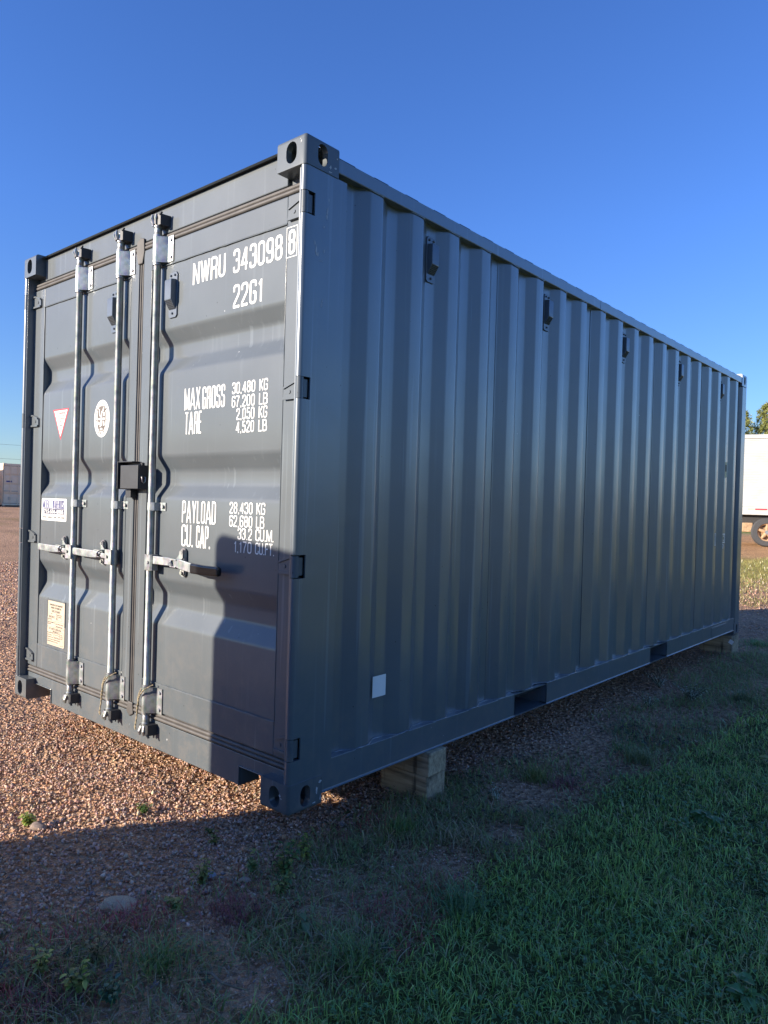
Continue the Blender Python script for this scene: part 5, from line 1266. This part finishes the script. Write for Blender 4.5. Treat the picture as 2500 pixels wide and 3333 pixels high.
def wheel(parent, x, y, z, r, w, axis_y=1):
    """dual tyre with a rusty dished rim, axle along local y"""
    tr = MB(); R_ = [(r * 0.60, 0), (r * 0.90, 0.0), (r * 0.985, w * 0.14), (r, w * 0.3), (r, w * 0.7), (r * 0.985, w * 0.86), (r * 0.90, w), (r * 0.60, w)]; n = 32
    v = []; f = []
    for a, b_ in R_: v += [(a * math.cos(2 * math.pi * k / n), b_, a * math.sin(2 * math.pi * k / n)) for k in range(n)]
    for i in range(len(R_) - 1): f += [(i * n + k, i * n + (k + 1) % n, (i + 1) * n + (k + 1) % n, (i + 1) * n + k) for k in range(n)]
    tr.add(v, f); tw_ = tr.build('wheel', 'tyre', parent, smooth=40, loc=(x, y, z))
    rim = MB(); R2 = [(r * 0.62, 0.0), (r * 0.60, 0.02), (r * 0.52, 0.04), (r * 0.50, 0.12), (r * 0.24, 0.14)]; v = []; f = []
    for a, b_ in R2: v += [(a * math.cos(2 * math.pi * k / n), b_ + 0.005, a * math.sin(2 * math.pi * k / n)) for k in range(n)]
    for i in range(len(R2) - 1): f += [(i * n + k, i * n + (k + 1) % n, (i + 1) * n + (k + 1) % n, (i + 1) * n + k) for k in range(n)]
    rim.add(v, f); rim.build('rim', 'rust', tw_, smooth=40)
    for k in range(5):
        a = 2 * math.pi * k / 5 + 0.3; MB().tube([(r * 0.12 * math.cos(a), 0.06, r * 0.12 * math.sin(a)), (r * 0.53 * math.cos(a), 0.035, r * 0.53 * math.sin(a))], [0.075, 0.045], 8).build('wheel_spoke', 'rust', tw_, smooth=50)
    MB().tube([(0, -0.01, 0), (0, 0.10, 0)], [0.075, 0.10], 12).build('wheel_hub', 'galv', tw_, smooth=40)

def semi_trailer():
    c = Vector((-4.26, 25.70)); u = Vector((0.972, 0.235)).normalized(); rz = math.atan2(u.y, u.x)
    gz = float(height(c.x, c.y))
    t = thing('semi_trailer', 'white ribbed box semi trailer with a rusty wheel parked beyond the far end', 'trailer', (c.x, c.y, gz), rz)
    z0, z1 = 1.11, 3.86; x0, x1, y0, y1 = -2.35, 10.5, -0.06, 2.40
    MB().box(x0 + 0.02, x1 - 0.02, y0 + 0.02, y1, z0, z1).build('box_body', 'trailer_white', t)
    # ribbed side skin
    pts = []; z = z0 + 0.26
    while z < z1 - 0.14: pts += [(y0, z), (y0, z + 0.034), (y0 + 0.010, z + 0.040), (y0 + 0.010, z + 0.050)]; z += 0.056
    n = len(pts); MB().add([(x, a, b_) for x in (x0 + 0.12, x1 - 0.1) for a, b_ in pts], [(i, i + 1, n + i + 1, n + i) for i in range(n - 1)]).build('ribbed_skin', 'trailer_white', t)
    MB().box(x0, x1, y0 - 0.015, y0 + 0.03, z1 - 0.13, z1 + 0.01).build('top_rail', 'trailer_white', t, bevel=0.01)
    MB().box(x0, x1, y0 - 0.015, y0 + 0.03, z0 - 0.02, z0 + 0.24).build('bottom_rail', 'trailer_white', t, bevel=0.01)
    MB().box(x0, x0 + 0.12, y0 - 0.012, y0 + 0.03, z0 + 0.24, z1 - 0.13).build('corner_post', 'trailer_white', t)
    for k in range(4): MB().box(x0 + 0.62 + k * 2.4, x0 + 0.64 + k * 2.4, y0 - 0.004, y0 + 0.01, z0 + 0.24, z1 - 0.13).build('rivet_strip', 'galv', t)
    for k in range(5):
        a = -0.62 + k * 1.9
        MB().box(a, a + 0.22, y0 - 0.019, y0 - 0.0155, z0 + 0.15, z0 + 0.20).build('reflector', 'plate', t); MB().box(a + 0.23, a + 0.60, y0 - 0.019, y0 - 0.0155, z0 + 0.15, z0 + 0.20).build('reflector', 'red', t)
    MB().box(x0 + 0.1, x1, 0.15, 0.30, z0 - 0.18, z0 - 0.021).build('chassis_rail', 'frame_black', t); MB().box(x0 + 0.1, x1, 2.0, 2.15, z0 - 0.18, z0 - 0.021).build('chassis_rail', 'frame_black', t)
    MB().box(-1.0, 2.2, 0.10, 2.2, z0 - 0.42, z0 - 0.181).build('bogie_frame', 'frame_black', t)
    MB().tube([(-1.5, 0.2, z0 - 0.62), (-0.75, 0.25, z0 - 0.28)], 0.035, 8).build('brake_arm', 'rust', t)
    MB().box(-0.78, -0.45, 0.05, 0.35, z0 - 0.62, z0 - 0.30).build('spring_hanger', 'rust', t, bevel=0.02)
    for x in (0.0, 1.25): wheel(t, x, -0.02, 0.50, 0.51, 0.27); wheel(t, x, 2.10, 0.50, 0.51, 0.27)
    MB().box(0.15, 0.40, -0.05, 0.25, 0.0, 0.14).build('wheel_chock', 'wood', None, loc=(0, 0, 0))
    ck = bpy.data.objects['wheel_chock']; R3 = Matrix.Rotation(rz, 4, 'Z'); ck.matrix_world = Matrix.Translation((c.x, c.y, gz - 0.05)) @ R3; ck.name = 'wheel_block'
    tag(ck, 'wooden block lying under the trailer wheel', 'timber block')
semi_trailer()

# the trailer that stands behind the camera and throws the shadow over door and foreground
def cargo_trailer():
    D = 3.0; e = Vector((0.930, -0.368)); top = Vector((-0.568, 0.0575)) - SUN_H * D
    h_top = 1.055 + D * math.tan(SUN_EL)
    rz = math.atan2(e.y, e.x)
    gz = float(height(top.x, top.y))
    t = thing('cargo_trailer', 'white enclosed cargo trailer behind the camera whose shadow crosses the doors', 'trailer', (top.x, top.y, gz), rz)
    h = h_top - gz; prof = rounded_rect(0.0, 5.2, 0.38, h, 0.06, 6)
    MB().prism(prof, 'y', -2.0, 0.0).build('trailer_body', 'grey_trailer', t, smooth=40)
    MB().box(0.0, 5.2, -1.9, -0.1, 0.0, 0.379).build('skirt', 'frame_black', t)
    MB().box(1.6, 2.8, 0.0, 0.14, 0.66, 0.72).build('fender', 'galv', t, bevel=0.01)
    for x in (1.9, 2.6): wheel(t, x, 0.02, 0.33, 0.33, 0.2)
cargo_trailer()

# pines beyond the semi trailer
def pine(x, y, h, r, label, seed):
    r_ = np.random.default_rng(seed); z = float(height(x, y)); t = thing('pine_tree', label, 'tree', (x, y, z), 0, 'pines beyond the semi trailer')
    MB().tube([(0, 0, -0.1), (0.05, 0, h * 0.4), (0.02, 0.03, h * 0.8), (0, 0, h)], [0.22, 0.16, 0.08, 0.02], 9).build('trunk', 'bark', t, smooth=60)
    br = MB(); P, S_ = [], []
    lv = 26
    for k in range(lv):
        q = k / (lv - 1); zz = h * (0.12 + 0.86 * q); rr = r * (1 - q) ** 0.75 * r_.uniform(0.75, 1.15) + 0.15
        for j in range(int(7 - 3 * q)):
            a = r_.uniform(0, 2 * np.pi); ln_ = rr * r_.uniform(0.65, 1.1); up = r_.uniform(0.15, 0.5)
            e = np.array((math.cos(a) * ln_, math.sin(a) * ln_, zz + up * ln_))
            br.tube([(0, 0, zz), (e[0] * 0.5, e[1] * 0.5, zz + up * ln_ * 0.35), tuple(e)], [0.03, 0.02, 0.008], 4, caps=False)
            for m in range(int(9 + 15 * ln_)):
                s = r_.uniform(0.25, 1.05); P.append(np.array((e[0] * s, e[1] * s, zz + up * ln_ * s * s)) + r_.normal(0, 0.13, 3)); S_.append(r_.uniform(0.16, 0.30))
    br.build('branches', 'bark', t)
    P = np.array(P); S_ = np.array(S_); n = len(P); V, F, C = [], [], []; off = 0
    for k in range(11):                                  # needles: slim triangles bursting from each shoot
        d = r_.normal(size=(n, 3)); d[:, 2] += 0.55; d /= np.linalg.norm(d, axis=1)[:, None]
        sd = np.cross(d, r_.normal(size=(n, 3))); sd /= np.linalg.norm(sd, axis=1)[:, None]; w = 0.022
        V.append(np.stack([P - sd * w, P + sd * w, P + d * S_[:, None]], 1).reshape(-1, 3)); F.append(np.arange(n * 3).reshape(-1, 3) + off); off += n * 3
        C.append(np.repeat(np.array([(0.32, 0.34, 0.10), (0.40, 0.40, 0.12), (0.25, 0.28, 0.09)])[r_.integers(0, 3, n)] * r_.uniform(0.8, 1.3, (n, 1)), 3, 0))
    link('crown', np_mesh('crown', np.concatenate(V), np.concatenate(F), 'leaf', np.concatenate(C)), None, t)
pine(-14.75, 62.8, 9.2, 2.6, 'small pine just clear of the container end above the white trailer', 1)
pine(-13.35, 63.8, 9.8, 2.9, 'middle pine above the white trailer', 2)
pine(-11.9, 63.3, 11.4, 3.0, 'tallest pine above the white trailer at the picture edge', 3)
pine(-9.0, 66.0, 10.6, 2.8, 'pine beyond the picture edge next to the tallest one', 4)
# low hedge under the trailer's far side
def hedge():
    r_ = np.random.default_rng(9); n = 6000
    u = r_.uniform(-16, 14, n); zz = r_.uniform(0, 1, n) ** 1.3; x = -8.0 + u * 0.97 + r_.normal(0, 0.4, n); y = 44 + u * 0.24 + r_.normal(0, 0.4, n)
    hgt = 0.75 + 0.5 * vnoise(u, u * 0, 1.3, 91); z = height(x, y) + zz * hgt
    v, f, c = leaflets(x, y, z, r_.uniform(0.08, 0.16, n), np.array([(0.06, 0.085, 0.025), (0.09, 0.11, 0.03), (0.04, 0.06, 0.02)])[r_.integers(0, 3, n)], 2)
    o = link('hedge', np_mesh('hedge', v, f, 'leaf', c), None); o['kind'] = 'stuff'; o['label'] = 'low scrub along the field edge behind the trailer'; o['category'] = 'scrub'
hedge()
# far wood all round the horizon
def far_wood():
    r_ = np.random.default_rng(12); n = 9000; a = r_.uniform(0, 2 * np.pi, n); d = 260 + r_.normal(0, 12, n)
    hgt = 7 + 6 * vnoise(a * 40, a * 0, 1.0, 93); x = CX + d * np.cos(a); y = CY + d * np.sin(a); z = 0.5 + r_.uniform(0, 1, n) * hgt
    v, f, c = leaflets(x, y, z, r_.uniform(1.8, 3.6, n), np.array([(0.055, 0.07, 0.03), (0.10, 0.085, 0.03), (0.045, 0.06, 0.03), (0.13, 0.09, 0.03)])[r_.integers(0, 4, n)], 2)
    o = link('far_wood', np_mesh('far_wood', v, f, 'leaf', c), None); o['kind'] = 'stuff'; o['label'] = 'distant autumn wood along the horizon'; o['category'] = 'wood'
far_wood()
# power line at the far side of the yard
M['pole'] = simple('pole_wood', (0.16, 0.12, 0.09), 0.9)
PA, PB = Vector((-125.0, 20.0)), Vector((-88.0, 95.0))
for q, lab in ((PA, 'wooden utility pole outside the picture that carries the two wires'), (PB, 'wooden utility pole hidden behind the grey container')):
    gz = float(height(q.x, q.y)); t = thing('utility_pole', lab, 'utility pole', (q.x, q.y, gz))
    MB().tube([(0, 0, 0), (0, 0, 9.6)], [0.16, 0.11], 10).build('pole', 'pole', t, smooth=60); MB().box(-1.0, 1.0, -0.06, 0.06, 8.3, 8.42).build('cross_arm', 'pole', t)
for z, lab in ((8.55, 'upper thin power wire crossing the sky above the beige container'), (6.4, 'lower thin power wire crossing the sky above the beige container')):
    pts = [(PA.x + (PB.x - PA.x) * k / 16, PA.y + (PB.y - PA.y) * k / 16, z + 0.56 - 1.2 * (1 - (2 * k / 16 - 1) ** 2) * 0.5) for k in range(17)]
    tag(MB().tube(pts, 0.016, 5).build('power_wire', 'wire', None), lab, 'wire', 'power wires')
